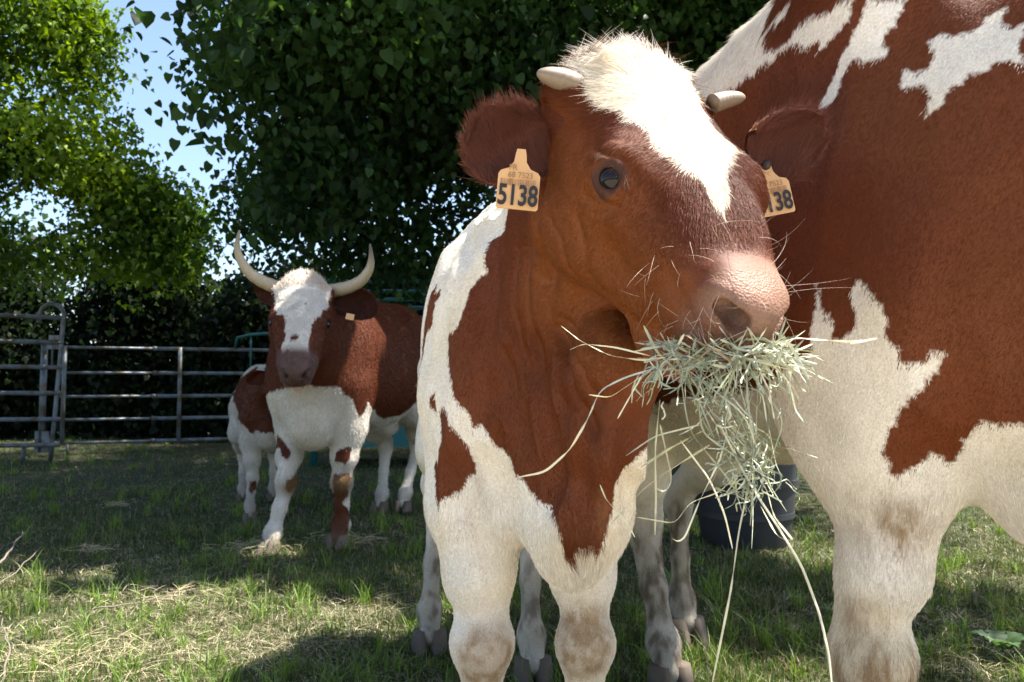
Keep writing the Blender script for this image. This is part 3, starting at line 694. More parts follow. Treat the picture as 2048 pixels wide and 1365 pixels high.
# ================================================================== the young cow in front
WD = 1.22; Hc = frame(25.5, 54, 1.5); Oc = at(1396, 262, .95)
def hl(P, O, H): return (P - O) @ H      # world -> head axes
def hw(p, O, H): return O + H @ np.array(p, float)
def body_M(fx, fy):
    F = nrm(np.array([fx, fy, 0.0])); X = np.array([-F[1], F[0], 0]); 
    if X[0] < 0: X = -X
    return np.stack([X, F, [0, 0, 1]], 1)
FACE_LINES = []
def young_cow():
    base = np.array([.03, 1.42, 0]); M = body_M(.113, -.99)
    T = lambda ps: xf(ps, base, M)
    B = [ell((0, -.12, .95), (.185, .30, .30), k=.08), ell((.065, -.55, .94), (.17, .50, .29), k=.10), ell((.06, -1.0, .97), (.17, .30, .26), k=.10),
         cap((0, -.08, 1.19), (0, -1.05, 1.18), .05, .07, k=.12),
         cap((-.07, -.95, 1.12), (.07, -.95, 1.12), .1, k=.1),
         ell((.065, .10, .735), (.10, .13, .185), k=.06), cap((.02, .0, .70), (0, -.5, .68), .08, .1, k=.08)]
    for m in (-1, 1): B += [ell((m * .125 - .015 * (m > 0), -.06, .92), (.068, .17, .24), k=.06)]
    B += leg_fore((-.082, -.02, .86), (-.100, -.02, .68), (-.085, .0, .43), (-.085, .0, .13), 1, .98, 1.14)
    B += leg_fore((.075, -.02, .86), (.098, -.02, .68), (.10, .03, .43), (.10, .03, .13), 1, .90, 1.14)
    B += leg_hind((-.06, -.98, .92), (-.10, -.88, .70), (-.15, -1.26, .46), (-.175, -1.22, .12), 1, .95)
    B += leg_hind((.14, -.98, .90), (.17, -.80, .70), (.14, -1.0, .46), (.135, -.93, .12), 1, .95)
    B += chain([((0, -1.27, 1.15), .03), ((0, -1.33, 1.0), .018), ((0, -1.33, .7), .012), ((0, -1.31, .5), .010)], k=.04)
    P = T(B)
    hb = hw((0, -.11, -.15), Oc, Hc)
    P += [cap((0.03, 1.55, 1.05), hb, .165, .095, k=.07), cap((.05, 1.42, .90), hw((0, -.05, -.19), Oc, Hc), .14, .085, k=.06),
          cap((.09, 1.32, .80), (.15, 1.13, .93), .10, .062, k=.06)]
    P += chain([((.165, 1.12, .92), .045), ((.155, 1.16, .80), .045), ((.125, 1.22, .68), .05), ((.10, 1.28, .60), .035)], k=.06)
    # neck folds
    hp_ = head_prims(1.09, .022, WD, .88)
    for p_ in hp_:                                    # the chewing muzzle is pushed a little sideways
        for k_ in ('a', 'b', 'c'):
            if k_ in p_: p_[k_] = p_[k_] + np.array([-.010 * float(sstep(.08, .2, p_[k_][1])), 0, 0])
    P += xf(hp_, Oc, Hc)
    # ears
    e1 = ear_mesh(at(1130, 298, 1.05), at(918, 285, 1.06), (.25, -1, -.25), .145, .108, droop=.06)
    e2 = ear_mesh(at(1505, 296, 1.10), at(1672, 288, 1.17), (-.15, -1, -.5), .145, .105, droop=.0)
    def coatf(V, Nn, ins):
        return coat_calf(V, Nn, ins, base)
        q = hl(V, Oc, Hc); col = np.repeat(BROWN[None], len(V), 0)
        return col
    def disp(V):
        q = hl(V, Oc, Hc); nk = sstep(.27, .36, np.linalg.norm(q + [0, 0, .1], axis=1)) * sstep(1.55, 1.35, V[:, 1]) * sstep(.62, .72, V[:, 2])
        F_ = V + .03 * np.stack([noise(V, 5, 951)] * 3, 1); d = -.014 * nk * np.abs(noise(F_ * [1, .8, .16], 26, 905)) * 1.6 + .006 * nk * noise(F_ * [1, .6, .3], 40, 906)
        for ln_, w_, a_ in FACE_LINES:
            P_ = np.array(ln_)
            dd = np.full(len(V), 9.)
            for p0, p1 in zip(P_[:-1], P_[1:]):
                ab = p1 - p0; t = np.clip(((q - p0) @ ab) / (ab @ ab), 0, 1); dd = np.minimum(dd, np.linalg.norm(q - p0 - t[:, None] * ab, axis=1))
            d = d + a_ * np.exp(-(dd / w_) ** 2)
        return d
    o, V, Q, Nn, ins = make_body('young_cow', P, .0042, base, [e1, e2], coatf, disp=disp, glossf=lambda V: .35 * sstep(.205, .235, hl(V, Oc, Hc)[:, 1]))
    tag(o, 'young brown and white cow with yellow ear tags eating hay in the foreground', 'cow')
    eyes(o, base, Oc, Hc, 1.09, WD)
    add_hooves(o, base, M, [(-.085, .0), (.10, .03), (-.175, -1.22), (.135, -.93)], 1.0)
    horn(o, base, [at(1165, 178, 1.02), at(1130, 162, 1.0), at(1100, 153, .99), at(1074, 146, .98)], .0175, 12, .6)
    horn(o, base, [at(1425, 208, 1.10), at(1452, 200, 1.11), at(1472, 197, 1.115), at(1490, 195, 1.12)], .0145, 12, .5)
    return o, V, Q, Nn, ins, base
FACE_LINES = [([(-0.1224,-0.0352,-0.1906),(-0.1184,0.0128,-0.1927),(-0.1021,0.0446,-0.2183)],0.009,-0.005),([(-0.1154,0.0196,-0.1485),(-0.1078,0.0477,-0.167),(-0.095,0.0691,-0.1972)],0.01,-0.007),([(-0.1157,-0.0217,-0.0644),(-0.1254,0.02,-0.0421),(-0.1126,0.0389,-0.0327)],0.006,-0.003),([(-0.1223,-0.0189,-0.0875),(-0.1189,-0.0221,-0.0732),(-0.1213,-0.0003,-0.0482)],0.006,-0.003),([(-0.1145,0.0721,-0.0762),(-0.1172,0.0447,-0.0994),(-0.1204,0.0143,-0.1115)],0.007,-0.004),([(-0.1147,0.0705,-0.0884),(-0.1161,0.0421,-0.1145)],0.006,-0.003),([(-0.1096,0.0546,-0.0372),(-0.0971,0.0767,-0.0443),(-0.0896,0.0989,-0.0557)],0.014,-0.005),([(-0.0886,0.0717,-0.209),(-0.0698,0.1148,-0.2011),(-0.0496,0.1715,-0.1957)],0.016,-0.005),([(-0.0809,0.1501,-0.1245),(-0.0652,0.1739,-0.1439),(-0.0447,0.1776,-0.1883)],0.012,-0.006),([(-0.0805,0.1897,-0.082),(-0.0722,0.2177,-0.0943),(-0.0651,0.2418,-0.1018)],0.01,-0.005),([(-0.1135,0.0934,-0.088),(-0.0978,0.145,-0.0785),(-0.0827,0.1888,-0.0662)],0.02,0.005),([(-0.1235,-0.0989,-0.0839),(-0.1184,-0.0531,-0.0812)],0.02,-0.006),([(-0.0745,0.2207,-0.0651),(-0.0683,0.2255,-0.0512),(-0.0632,0.2347,-0.0451)],0.007,0.003),([(-0.0775,-0.0245,-0.3114),(-0.0583,0.0234,-0.3625),(-0.0592,0.1277,-0.3663),(-0.0392,0.2001,-0.3932)],0.013,-0.021),([(-0.0902,-0.1032,-0.2923),(-0.0846,-0.0274,-0.3617),(-0.0594,0.0682,-0.4477),(-0.04,0.1779,-0.4856)],0.011,-0.019),([(-0.0951,-0.1157,-0.4102),(-0.1007,-0.0033,-0.4598),(-0.0722,0.1044,-0.5237),(-0.0508,0.1998,-0.5405)],0.011,-0.013),([(-0.0535,0.032,-0.3401),(-0.0631,0.1366,-0.3294),(-0.0443,0.1773,-0.348)],0.01,-0.015),([(-0.0881,-0.1124,-0.3347),(-0.093,-0.0225,-0.4053),(-0.072,0.0692,-0.4735)],0.009,-0.011),([(-0.1209,-0.1105,-0.1623),(-0.1202,-0.0661,-0.209),(-0.1063,-0.0304,-0.2543),(-0.0703,-0.0052,-0.3129)],0.014,-0.018),([(-0.0831,0.0382,-0.2446),(-0.0509,0.1212,-0.2903),(-0.0245,0.1904,-0.3304)],0.012,-0.006)]
# ================================================================== ground and grass
def gmat():
    m = mat('meadow_soil', rough=.95); b = m.node_tree.nodes['Principled BSDF']
    tc = N(m, 'ShaderNodeTexCoord'); n1 = N(m, 'ShaderNodeTexNoise', Scale=1.3, Detail=6.0); n2 = N(m, 'ShaderNodeTexNoise', Scale=45.0, Detail=5.0)
    for n_ in (n1, n2): L(m, tc.outputs['Object'], n_.inputs['Vector'])
    r = N(m, 'ShaderNodeValToRGB'); e = r.color_ramp.elements
    e[0].position, e[0].color = .35, (.018, .022, .010, 1); e[1].position, e[1].color = .68, (.085, .065, .038, 1)
    x = e.new(.5); x.color = (.032, .040, .015, 1)
    ad = N(m, 'ShaderNodeMath', operation='ADD'); mu = N(m, 'ShaderNodeMath', operation='MULTIPLY'); mu.inputs[1].default_value = .5
    L(m, n1.outputs[0], ad.inputs[0]); L(m, n2.outputs[0], ad.inputs[1]); L(m, ad.outputs[0], mu.inputs[0]); L(m, mu.outputs[0], r.inputs[0])
    L(m, r.outputs[0], b.inputs['Base Color'])
    bp = N(m, 'ShaderNodeBump', Strength=.8, Distance=.02); L(m, n2.outputs[0], bp.inputs['Height']); L(m, bp.outputs[0], b.inputs['Normal'])
    b.inputs['Specular IOR Level'].default_value = .2
    return m
def bounce_mat():  # pale stony surface for the added bounce sheet
    m = mat('pale_bounce', (.5, .46, .38), .95); b = m.node_tree.nodes['Principled BSDF']; tc = N(m, 'ShaderNodeTexCoord'); n1 = N(m, 'ShaderNodeTexNoise', Scale=60.0, Detail=5.0); L(m, tc.outputs['Object'], n1.inputs['Vector'])
    r = N(m, 'ShaderNodeValToRGB'); e = r.color_ramp.elements; e[0].position, e[0].color = .3, (.30, .26, .20, 1); e[1].position, e[1].color = .7, (.56, .51, .42, 1); L(m, n1.outputs[0], r.inputs[0]); L(m, r.outputs[0], b.inputs['Base Color']); return m
def gz(x, y):
    P = np.stack([x, y, np.zeros_like(x)], -1)
    return .020 * fbm(P, 1.6, 301) + .010 * fbm(P, 7, 305) - .012
def ground():
    xs = np.concatenate([np.linspace(-150, -9, 12), np.arange(-8, 8.01, .1), np.linspace(9, 150, 12)])
    ys = np.concatenate([np.linspace(-150, -3, 12), np.arange(-2, 14.01, .1), np.linspace(15, 150, 12)])
    X, Y = np.meshgrid(xs, ys, indexing='ij'); Z = gz(X, Y)
    V = np.stack([X, Y, Z], -1).reshape(-1, 3); ny = len(ys)
    i, j = np.meshgrid(np.arange(len(xs) - 1), np.arange(ny - 1), indexing='ij'); k = (i * ny + j).reshape(-1)
    V2 = np.array([[x, y, .042 + .012 * math.sin(x * 3 + y)] for x in np.linspace(-9, 9, 60) for y in np.linspace(-7, .55, 20)]); k2 = np.array([[a * 20 + b, a * 20 + 20 + b, a * 20 + 21 + b, a * 20 + b + 1] for a in range(59) for b in range(19)])
    o = link('bounce_sheet', np_mesh('bounce_sheet', V2, k2, bounce_mat())); tag(o, kind='structure')  # unseen pale sheet added behind the camera to bounce sun onto the cattle
    o = link('ground', np_mesh('ground', V, np.stack([k, k + ny, k + ny + 1, k + 1], 1), gmat())); tag(o, kind='structure')
ground()
def leafy(name, rough=.5, trans=.5, spec=.3):
    """two-sided plant tissue that lets light through; colour per leaf"""
    m = mat(name, rough=rough); t = m.node_tree; b = t.nodes['Principled BSDF']
    a = N(m, 'ShaderNodeAttribute', attribute_name='tint'); L(m, a.outputs['Color'], b.inputs['Base Color'])
    b.inputs['Specular IOR Level'].default_value = spec
    tr = N(m, 'ShaderNodeBsdfTranslucent'); hs = N(m, 'ShaderNodeHueSaturation'); hs.inputs['Hue'].default_value = .485
    hs.inputs['Saturation'].default_value = 1.15; hs.inputs['Value'].default_value = 1.5 if trans > .3 else 1.1
    L(m, a.outputs['Color'], hs.inputs['Color']); L(m, hs.outputs[0], tr.inputs[0])
    mx = N(m, 'ShaderNodeMixShader'); mx.inputs[0].default_value = trans
    L(m, b.outputs[0], mx.inputs[1]); L(m, tr.outputs[0], mx.inputs[2]); L(m, mx.outputs[0], t.nodes['Material Output'].inputs[0])
    return m
M_leaf = leafy('leaf', .5, .42, .16); M_grass = leafy('grass_blade', .5, .35, .3); M_straw = leafy('straw', .55, .2, .3)
def blades(name, X, Y, H, Wd, lean, cols, mat_, Zo=None, seed=0, seg=3, flat=False):
    g = np.random.default_rng(seed); n = len(X)
    az = g.random(n) * 2 * np.pi; d = np.stack([np.cos(az), np.sin(az), np.zeros(n)], 1); s = np.stack([-np.sin(az), np.cos(az), np.zeros(n)], 1)
    if not flat:
        tw = g.normal(0, .8, n)[:, None]; s = nrm(s * np.cos(tw) + d * np.sin(tw))
    base = np.stack([X, Y, gz(X, Y) + (0 if Zo is None else Zo)], 1)
    V = np.zeros((n, 2 * seg + 1, 3)); 
    for i in range(seg + 1):
        t = i / seg
        c = base + d * (lean * H * t * t)[:, None] + np.array([0, 0, 1]) * (H * (t - .35 * np.minimum(lean, 1.5) * t * t))[:, None]
        w_ = (Wd * (1 - t ** 1.7))[:, None]
        if i < seg: V[:, 2 * i] = c - s * w_; V[:, 2 * i + 1] = c + s * w_
        else: V[:, 2 * seg] = c
    k = np.arange(n)[:, None] * (2 * seg + 1)
    Q = np.concatenate([k + [2 * i, 2 * i + 1, 2 * i + 3, 2 * i + 2] for i in range(seg - 1)])
    T = k + [2 * seg - 2, 2 * seg - 1, 2 * seg]
    me = np_mesh(name, V.reshape(-1, 3), [Q, T], mat_)
    set_col(me, 'tint', np.repeat(cols, 2 * seg + 1, 0))
    return link(name, me)
def field_pts(n, seed, y0=1.2, y1=13, pw=2.0):
    """ground points, denser towards the lens"""
    g = np.random.default_rng(seed); u = g.random(n)
    Y = (y0 ** (1 - pw) + u * (y1 ** (1 - pw) - y0 ** (1 - pw))) ** (1 / (1 - pw))
    X = (g.random(n) * 2 - 1) * (Y * .80 + .5)
    return X, Y, g
def grass():
    X, Y, g = field_pts(430000, 3, 1.5, 14, 1.9); P = np.stack([X, Y, X * 0], 1)
    c = fbm(P, 3.0, 311); c2 = fbm(P, 12, 315)
    bare = sstep(-.15, .5, fbm(P, 1.1, 318) + .4 * fbm(P, 6, 319))
    keep = g.random(len(X)) > bare * .75
    X, Y, P, c, c2 = X[keep], Y[keep], P[keep], c[keep], c2[keep]; n = len(X)
    H = (.024 + .026 * sstep(.0, .7, c2) + .03 * sstep(.1, .6, c)) * np.exp(g.normal(0, .35, n)); Wd = (.0011 + .0008 * g.random(n)) * (1 + Y * .10)
    lean = np.abs(g.normal(.55, .4, n))
    G1, G2, G3 = np.array([.024, .052, .011]), np.array([.080, .125, .026]), np.array([.19, .165, .09])
    t = g.random(n); col = mixc(G1, G2, t); col = np.where((g.random(n) < .28)[:, None], G3, col) * np.exp(g.normal(0, .18, (n, 1)))
    o = blades('grass', X, Y, H, Wd, lean, col, M_grass, seed=4); tag(o, 'short grazed grass of the paddock with sunlit patches', 'grass', kind='stuff')
    # taller tufts
    g = np.random.default_rng(9); V = []; nt_ = 1000
    tx, ty, _ = field_pts(nt_, 10, 1.7, 12, 1.7); k = g.integers(10, 34, nt_); idx = np.repeat(np.arange(nt_), k)
    X = tx[idx] + g.normal(0, .018, len(idx)); Y = ty[idx] + g.normal(0, .018, len(idx)); n = len(X)
    H = (.06 + .06 * g.random(nt_))[idx] * np.exp(g.normal(0, .25, n))
    col = mixc(np.array([.065, .125, .02]), np.array([.18, .27, .05]), g.random(n)) * np.exp(g.normal(0, .15, (n, 1)))
    o = blades('grass_tufts', X, Y, H, np.full(n, .0016) * (1 + Y * .08), np.abs(g.normal(.6, .4, n)), col, M_grass, seed=11, seg=4); tag(o, 'taller tufts of fresh grass standing in the turf', 'grass', kind='stuff')
    # dry stalks lying flat
    X, Y, g = field_pts(100000, 20, 1.5, 12, 1.9); P = np.stack([X, Y, X * 0], 1)
    k = g.random(len(X)) < sstep(-.45, .35, fbm(P, 1.4, 321) + .5 * fbm(P, 8, 322)); X, Y = X[k], Y[k]; n = len(X)
    col = mixc(np.array([.15, .13, .07]), np.array([.50, .44, .30]), g.random(n) ** 1.5)
    o = blades('hay_litter', X, Y, .012 + .01 * g.random(n), np.full(n, .0011) * (1 + Y * .1), 2.5 + 3 * g.random(n), col, M_straw, Zo=.004 + .018 * g.random(n), seed=22); tag(o, 'dry hay stalks and chaff scattered over the turf', 'hay', kind='stuff')
grass()

# ================================================================== trees
M_bark = mat('bark', (.055, .045, .035), .9)
nb = M_bark.node_tree; tcb = N(M_bark, 'ShaderNodeTexCoord'); nb1 = N(M_bark, 'ShaderNodeTexNoise', Scale=14.0, Detail=6.0)
L(M_bark, tcb.outputs['Object'], nb1.inputs['Vector']); bb = N(M_bark, 'ShaderNodeBump', Strength=1.0, Distance=.03); L(M_bark, nb1.outputs[0], bb.inputs['Height']); L(M_bark, bb.outputs[0], nb.nodes['Principled BSDF'].inputs['Normal'])
def lit_zone(x, y):
    """where the foliage lets the sun reach the ground"""
    P = np.stack([x, y, x * 0], -1); e = .35 * fbm(P, 1.3, 401) + .25 * fbm(P, 4, 403)
    z = (y < 1.15 + .6 * e) | ((x < -.42 + .8 * e) & (y < 3.1 + .35 * sstep(-1., -1.8, x) + e)) | ((noise(P, 2.1, 411) > .66) & (y < 4.6) & (x < 2.5)) | ((noise(P, 3.3, 412) > .68) & (y < 4))
    for cx, cy, rx, ry in LIGHT: z |= ((x - cx) / rx) ** 2 + ((y - cy) / ry) ** 2 < 1 + 1.2 * e
    return z
LIGHT = [(-1.75, 3.15, .9, .14), (-.75, 3.0, .35, .15)]
def sun_hits(P, tgt):
    """drop the points of P whose shadow falls on one of the target balls"""
    m = np.zeros(len(P), bool)
    for c, r in tgt:
        d = np.array(c) - P; t = d @ -SUN
        m |= (np.linalg.norm(d + t[:, None] * SUN, axis=1) < r) & (t > 0)
    return m
TARGETS = []
def leaf_template(kind):
    if kind == 'lime':
        A = [(0, 0), (.38, -.06), (.50, .22), (.36, .60), (0, 1.0), (-.36, .60), (-.50, .22), (-.38, -.06)]
    elif kind == 'maple':
        A = [(0, 0), (.30, -.05), (.55, .30), (.30, .42), (0, 1.0), (-.30, .42), (-.55, .30), (-.30, -.05)]
    else:
        A = [(0, 0), (.2, .12), (.28, .4), (.18, .75), (0, 1.0), (-.18, .75), (-.28, .4), (-.2, .12)]
    V = np.array([(x, y, abs(x) * .30 - .18 * y * y) for x, y in A])
    return V, np.array([[0, 1, 2, 3], [0, 3, 4, 5], [0, 5, 6, 7]])
def leaves_mesh(name, P, size, cols, kind, parent, base, seed=0, hang=.75):
    g = np.random.default_rng(seed); n = len(P); T, F = leaf_template(kind)
    az = g.random(n) * 2 * np.pi; pit = g.normal(-hang, .45, n)
    d = np.stack([np.cos(az) * np.cos(pit), np.sin(az) * np.cos(pit), np.sin(pit)], 1)
    s = nrm(np.cross(d, [0, 0, 1.0]) + g.normal(0, .45, (n, 3))); s = nrm(s - d * (s * d).sum(1, keepdims=True)); nn = np.cross(s, d)
    sz = (size * np.exp(g.normal(0, .25, n)))[:, None, None]
    V = P[:, None] + sz * (T[None, :, :1] * s[:, None] + T[None, :, 1:2] * d[:, None] + T[None, :, 2:] * nn[:, None])
    Fa = (np.arange(n)[:, None, None] * len(T) + F[None]).reshape(-1, 4)
    me = np_mesh(name, V.reshape(-1, 3) - base, Fa, M_leaf); set_col(me, 'tint', np.repeat(cols, len(T), 0))
    return link(name, me, parent)
def crown_points(blobs, n, seed, ncl=14, spread=.22, gap=-.3, gs=1.1):
    """leaf clusters spread through ellipsoids (centre, radii, weight)"""
    g = np.random.default_rng(seed); w_ = np.array([b[2] for b in blobs], float); w_ /= w_.sum(); out = []
    for (c, r, _), wt in zip(blobs, w_):
        m = int(n * wt / ncl * 1.6) + 1
        q = nrm(g.normal(0, 1, (m, 3))) * (g.random((m, 1)) ** .45); c_ = np.array(c) + q * np.array(r)
        c_ = c_[noise(c_, gs, seed + 50) > gap]
        k = g.poisson(ncl, len(c_)); idx = np.repeat(np.arange(len(c_)), k)
        off = g.normal(0, 1, (len(idx), 3)) * spread * np.array([1, 1, .8]); off[:, 2] -= np.abs(off[:, 0]) * .3
        out.append(c_[idx] + off)
    return np.concatenate(out)
def tree(name, label, x, y, trunk_r, height, limbs, blobs, n, size, c1, c2, kind, seed, cat='tree', group=None, spread=.22, gap=-.3, cull=True, gs=1.1, hang=.75, lean=(0, 0), ncl=14):
    base = np.array([x, y, 0.]); root = bpy.data.objects.new(name, None); COL.objects.link(root); root.location = base
    tag(root, label, cat, group); g = np.random.default_rng(seed)
    mb = MB(); zs = np.linspace(-.1, height, 12); tr = np.stack([lean[0] * zs / height + .06 * np.sin(zs * 1.7 + seed), lean[1] * zs / height + .05 * np.cos(zs * 1.3 + seed), zs], 1)
    mb.tube(tr, trunk_r * (1 - .6 * np.linspace(0, 1, 12)) + trunk_r * .5 * np.exp(-zs * 5), 12)
    mb.build('trunk', M_bark, root)
    mb = MB(); 
    for (h, tip, r0) in limbs:
        a = np.array([np.interp(h, zs, tr[:, 0]), np.interp(h, zs, tr[:, 1]), h]); b = np.array(tip) - base
        t = np.linspace(0, 1, 12)[:, None]; mid = (a + b) / 2 + np.array([0, 0, .18]) * np.linalg.norm(b - a) + g.normal(0, .08, 3)
        P = (1 - t) ** 2 * a + 2 * t * (1 - t) * mid + t * t * b + np.stack([noise(np.repeat(t, 3, 1) + seed + h, 4, s_) for s_ in (1, 2, 3)], 1) * .07
        mb.tube(P, r0 * (1 - .85 * t[:, 0]), 7)
        for _ in range(5):
            i = g.integers(3, 11); e = P[i] + g.normal(0, 1, 3) * [.5, .5, .3]; mb.tube(np.linspace(P[i], e, 5) + np.array([[0, 0, .03 * k] for k in range(5)]), np.linspace(r0 * .3, r0 * .06, 5), 5)
    if limbs: mb.build('branches', M_bark, root)
    P = crown_points(blobs, n, seed, ncl, spread, gap, gs)
    P = P[P[:, 2] > .05]
    if cull:
        t = P[:, 2] / SUN[2]; gx, gy = P[:, 0] - SUN[0] * t, P[:, 1] - SUN[1] * t
        k = ~(lit_zone(gx, gy) & (gy > -3)) ; k &= ~sun_hits(P, TARGETS); P = P[k]
    P = P[np.linalg.norm(P - np.array([0, 0, CAM_H]), axis=1) > 1.8]
    cl = sstep(-.5, .5, noise(P, 1.6, seed + 77)) * .6 + .4 * g.random(len(P))
    cols = mixc(np.array(c1), np.array(c2), cl) * np.exp(g.normal(0, .15, (len(P), 1)))
    leaves_mesh('crown', P, size, cols, kind, root, base, seed, hang)
    print(name, len(P))
    return root
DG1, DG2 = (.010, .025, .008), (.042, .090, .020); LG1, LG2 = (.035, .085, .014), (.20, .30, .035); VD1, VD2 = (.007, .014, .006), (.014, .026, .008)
def B(u, v, Y, ru, rv, ry, w_=1):
    """an ellipsoid of foliage at distance Y, radii given as the angle they fill"""
    return (at(u, v, Y), (ru * Y / FOC, ry, rv * Y / FOC), w_)
def trees():
    # the lime tree over the paddock
    bl = [B(710, 30, 4.8, 230, 110, .6, 1.6), B(490, -20, 3.9, 50, 50, .2, .12), B(480, 150, 4.6, 30, 60, .2, .1), B(900, 110, 5.6, 240, 230, 1.0, 3.4), B(640, 330, 5.0, 70, 90, .35, .4), B(600, 170, 6.2, 120, 170, .7, 1.8), B(1150, 120, 6.2, 230, 230, .9, 3), B(1480, 40, 6.6, 260, 180, 1.2, 2),
          B(800, 360, 6.8, 230, 230, .8, 2.8), B(560, 420, 7.4, 80, 110, .6, .6), B(1900, -100, 6.6, 350, 260, 1.2, 1.5),
          ((1.2, 6.8, 5.2), (3.4, 2.4, 1.3), 4.5), ((-1.2, 6.2, 6.6), (2.6, 2.2, 1.0), 8), ((2.5, 8.5, 7), (3.8, 2.8, 1.5), 7), ((0, 11, 7.4), (4.5, 2.2, 1.3), 7), ((3.5, 5.0, 5.8), (2.2, 1.6, 1.2), 3), ((1.3, 9, 4.0), (2.4, 1.2, 1.0), 1.6), ((.6, 4.4, 5.0), (3.0, 1.3, .8), 6), ((3.4, 3.3, 5.6), (2.2, 1.6, .8), 5), ((-.5, 8.8, 6.6), (3.2, 1.8, 1.0), 4.5)]
    tree('lime_tree', 'tall dark lime tree whose hanging branches roof the paddock behind the cattle', 1.62, 7.4, .34, 6.5,
         [(2.4, at(640, 120, 5.2), .07), (2.2, at(880, 230, 5.8), .09), (3.0, at(1100, 40, 5.8), .08), (3.4, at(1850, -60, 6.4), .09), (2.6, at(560, 330, 6.6), .06), (4, (-1.5, 6, 6), .09), (5, (2.4, 7.8, 7.4), .08), (2.0, at(760, 420, 6.8), .05)],
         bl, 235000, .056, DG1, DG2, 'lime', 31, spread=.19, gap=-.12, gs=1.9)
    # bright tree at the left
    bl = [B(0, 120, 7.5, 170, 240, 1.0, 3.4), B(120, 330, 7.8, 140, 160, .8, 2.6), B(280, 400, 8.2, 80, 60, .4, .8), B(20, 420, 7.6, 200, 130, .8, 2.6), B(280, 500, 8.4, 150, 50, .5, 1.1), B(-260, 100, 7, 260, 400, 1.2, 3), B(140, 60, 7.8, 50, 90, .5, .7),
          B(400, 440, 8.6, 30, 40, .3, .25)]
    tree('maple_tree', 'bright yellow green sunlit tree at the left beyond the metal gate', -7.3, 8.9, .16, 4.2,
         [(1.6, at(180, 300, 7.8), .05), (1.9, at(40, 90, 7.5), .06), (1.4, at(400, 420, 8.3), .045), (1.2, at(230, 500, 8.3), .04), (2.6, at(120, 180, 7.6), .04)],
         bl, 44000, .060, LG1, LG2, 'maple', 41, spread=.17, gap=-.02, cull=False, gs=1.8)
    # dark shrubs and small trees of the hedge behind the pen
    hz = [(-9.0, 12.6, 2.1, 2.7, 0), (-6.4, 12.9, 2.0, 2.8, 1), (-4.0, 12.4, 1.9, 2.5, 0), (-2.2, 12.9, 1.8, 2.8, 2), (-.3, 12.5, 2.0, 2.6, 1), (2.2, 12.9, 2.2, 3.0, 0), (5.0, 13.0, 2.4, 3.0, 2), (8.5, 12.5, 2.4, 3.0, 1)]
    labs = ['dark bushy shrub at the far left of the hedge behind the pen', 'dark shrub of the hedge behind the hooped gate post', 'dark shrub of the hedge behind the middle of the rail panel', 'dark shrub of the hedge just left of the horned cow', 'dark shrub of the hedge behind the horned cow', 'dark shrub of the hedge behind the young cow in front', 'dark shrub of the hedge hidden mostly by the huge cow', 'dark shrub at the far right end of the hedge']
    for i, (x, y, r_, h, k) in enumerate(hz):
        bl = [((x, y, h * .45), (r_ * .8, .9, h * .55), 4), ((x + .3, y - .3, h * .85), (r_ * .6, .7, h * .35), 1.5), ((x - .5, y, .5), (r_ * .7, .8, .7), 2)]
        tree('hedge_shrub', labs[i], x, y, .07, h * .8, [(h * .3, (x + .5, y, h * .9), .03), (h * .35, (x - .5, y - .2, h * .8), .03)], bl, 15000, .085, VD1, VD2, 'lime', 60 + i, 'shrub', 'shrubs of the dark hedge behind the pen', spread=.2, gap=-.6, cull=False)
    far = [(-13.5, 17, 5.5, 4.0, 'distant tree at the far left behind the bright maple'), (-3.4, 17.5, 3.6, 2.6, 'distant tree standing behind the sky gap at the left'), (.5, 17, 4.4, 3.6, 'distant tree behind the hanging lime branches'), (6.5, 17, 7, 4, 'distant tree behind the huge cow at the right')]
    for i, (x, y, h, r_, lb) in enumerate(far):
        bl = [((x, y, h * .55), (r_, 1.2, h * .45), 4), ((x + .6, y, h * .3), (r_ * .9, 1, h * .35), 3)]
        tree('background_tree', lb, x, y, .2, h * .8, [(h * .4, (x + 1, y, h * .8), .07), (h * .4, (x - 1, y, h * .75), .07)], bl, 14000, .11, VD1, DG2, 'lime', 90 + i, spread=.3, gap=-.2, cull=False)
TARGETS = [((.26, .95, 1.2), .42), ((.05, 1.6, 1.2), .45), ((.6, 1.5, 1.65), .5), ((-.95, 4.2, 1.25), .17), ((-1.15, 3.7, 1.45), .14), ((-1.25, 4.05, .1), .2), ((-.95, 4.1, .6), .12), ((.35, 1.0, .85), .3)]
trees()

# ================================================================== pen panels, tub, feeder
M_galv = mat('galvanised_steel', (.3, .33, .36), .5, Metallic=.3)
tcg = N(M_galv, 'ShaderNodeTexCoord'); ng = N(M_galv, 'ShaderNodeTexNoise', Scale=9.0, Detail=6.0); L(M_galv, tcg.outputs['Object'], ng.inputs['Vector'])
rg_ = N(M_galv, 'ShaderNodeValToRGB'); rg_.color_ramp.elements[0].position = .38; rg_.color_ramp.elements[0].color = (.10, .085, .06, 1); rg_.color_ramp.elements[1].position = .56; rg_.color_ramp.elements[1].color = (.15, .18, .21, 1)
L(M_galv, ng.outputs[0], rg_.inputs[0]); L(M_galv, rg_.outputs[0], M_galv.node_tree.nodes['Principled BSDF'].inputs['Base Color'])
def tubeobj(name, pts, r, m, parent, base, n=10, squash=None):
    mb = MB(); mb.tube(pts, r, n); return mb.build(name, m, parent, base=np.array(base, float))
def rootat(name, loc, label, cat, group=None):
    o = bpy.data.objects.new(name, None); COL.objects.link(o); o.location = loc; tag(o, label, cat, group); return o
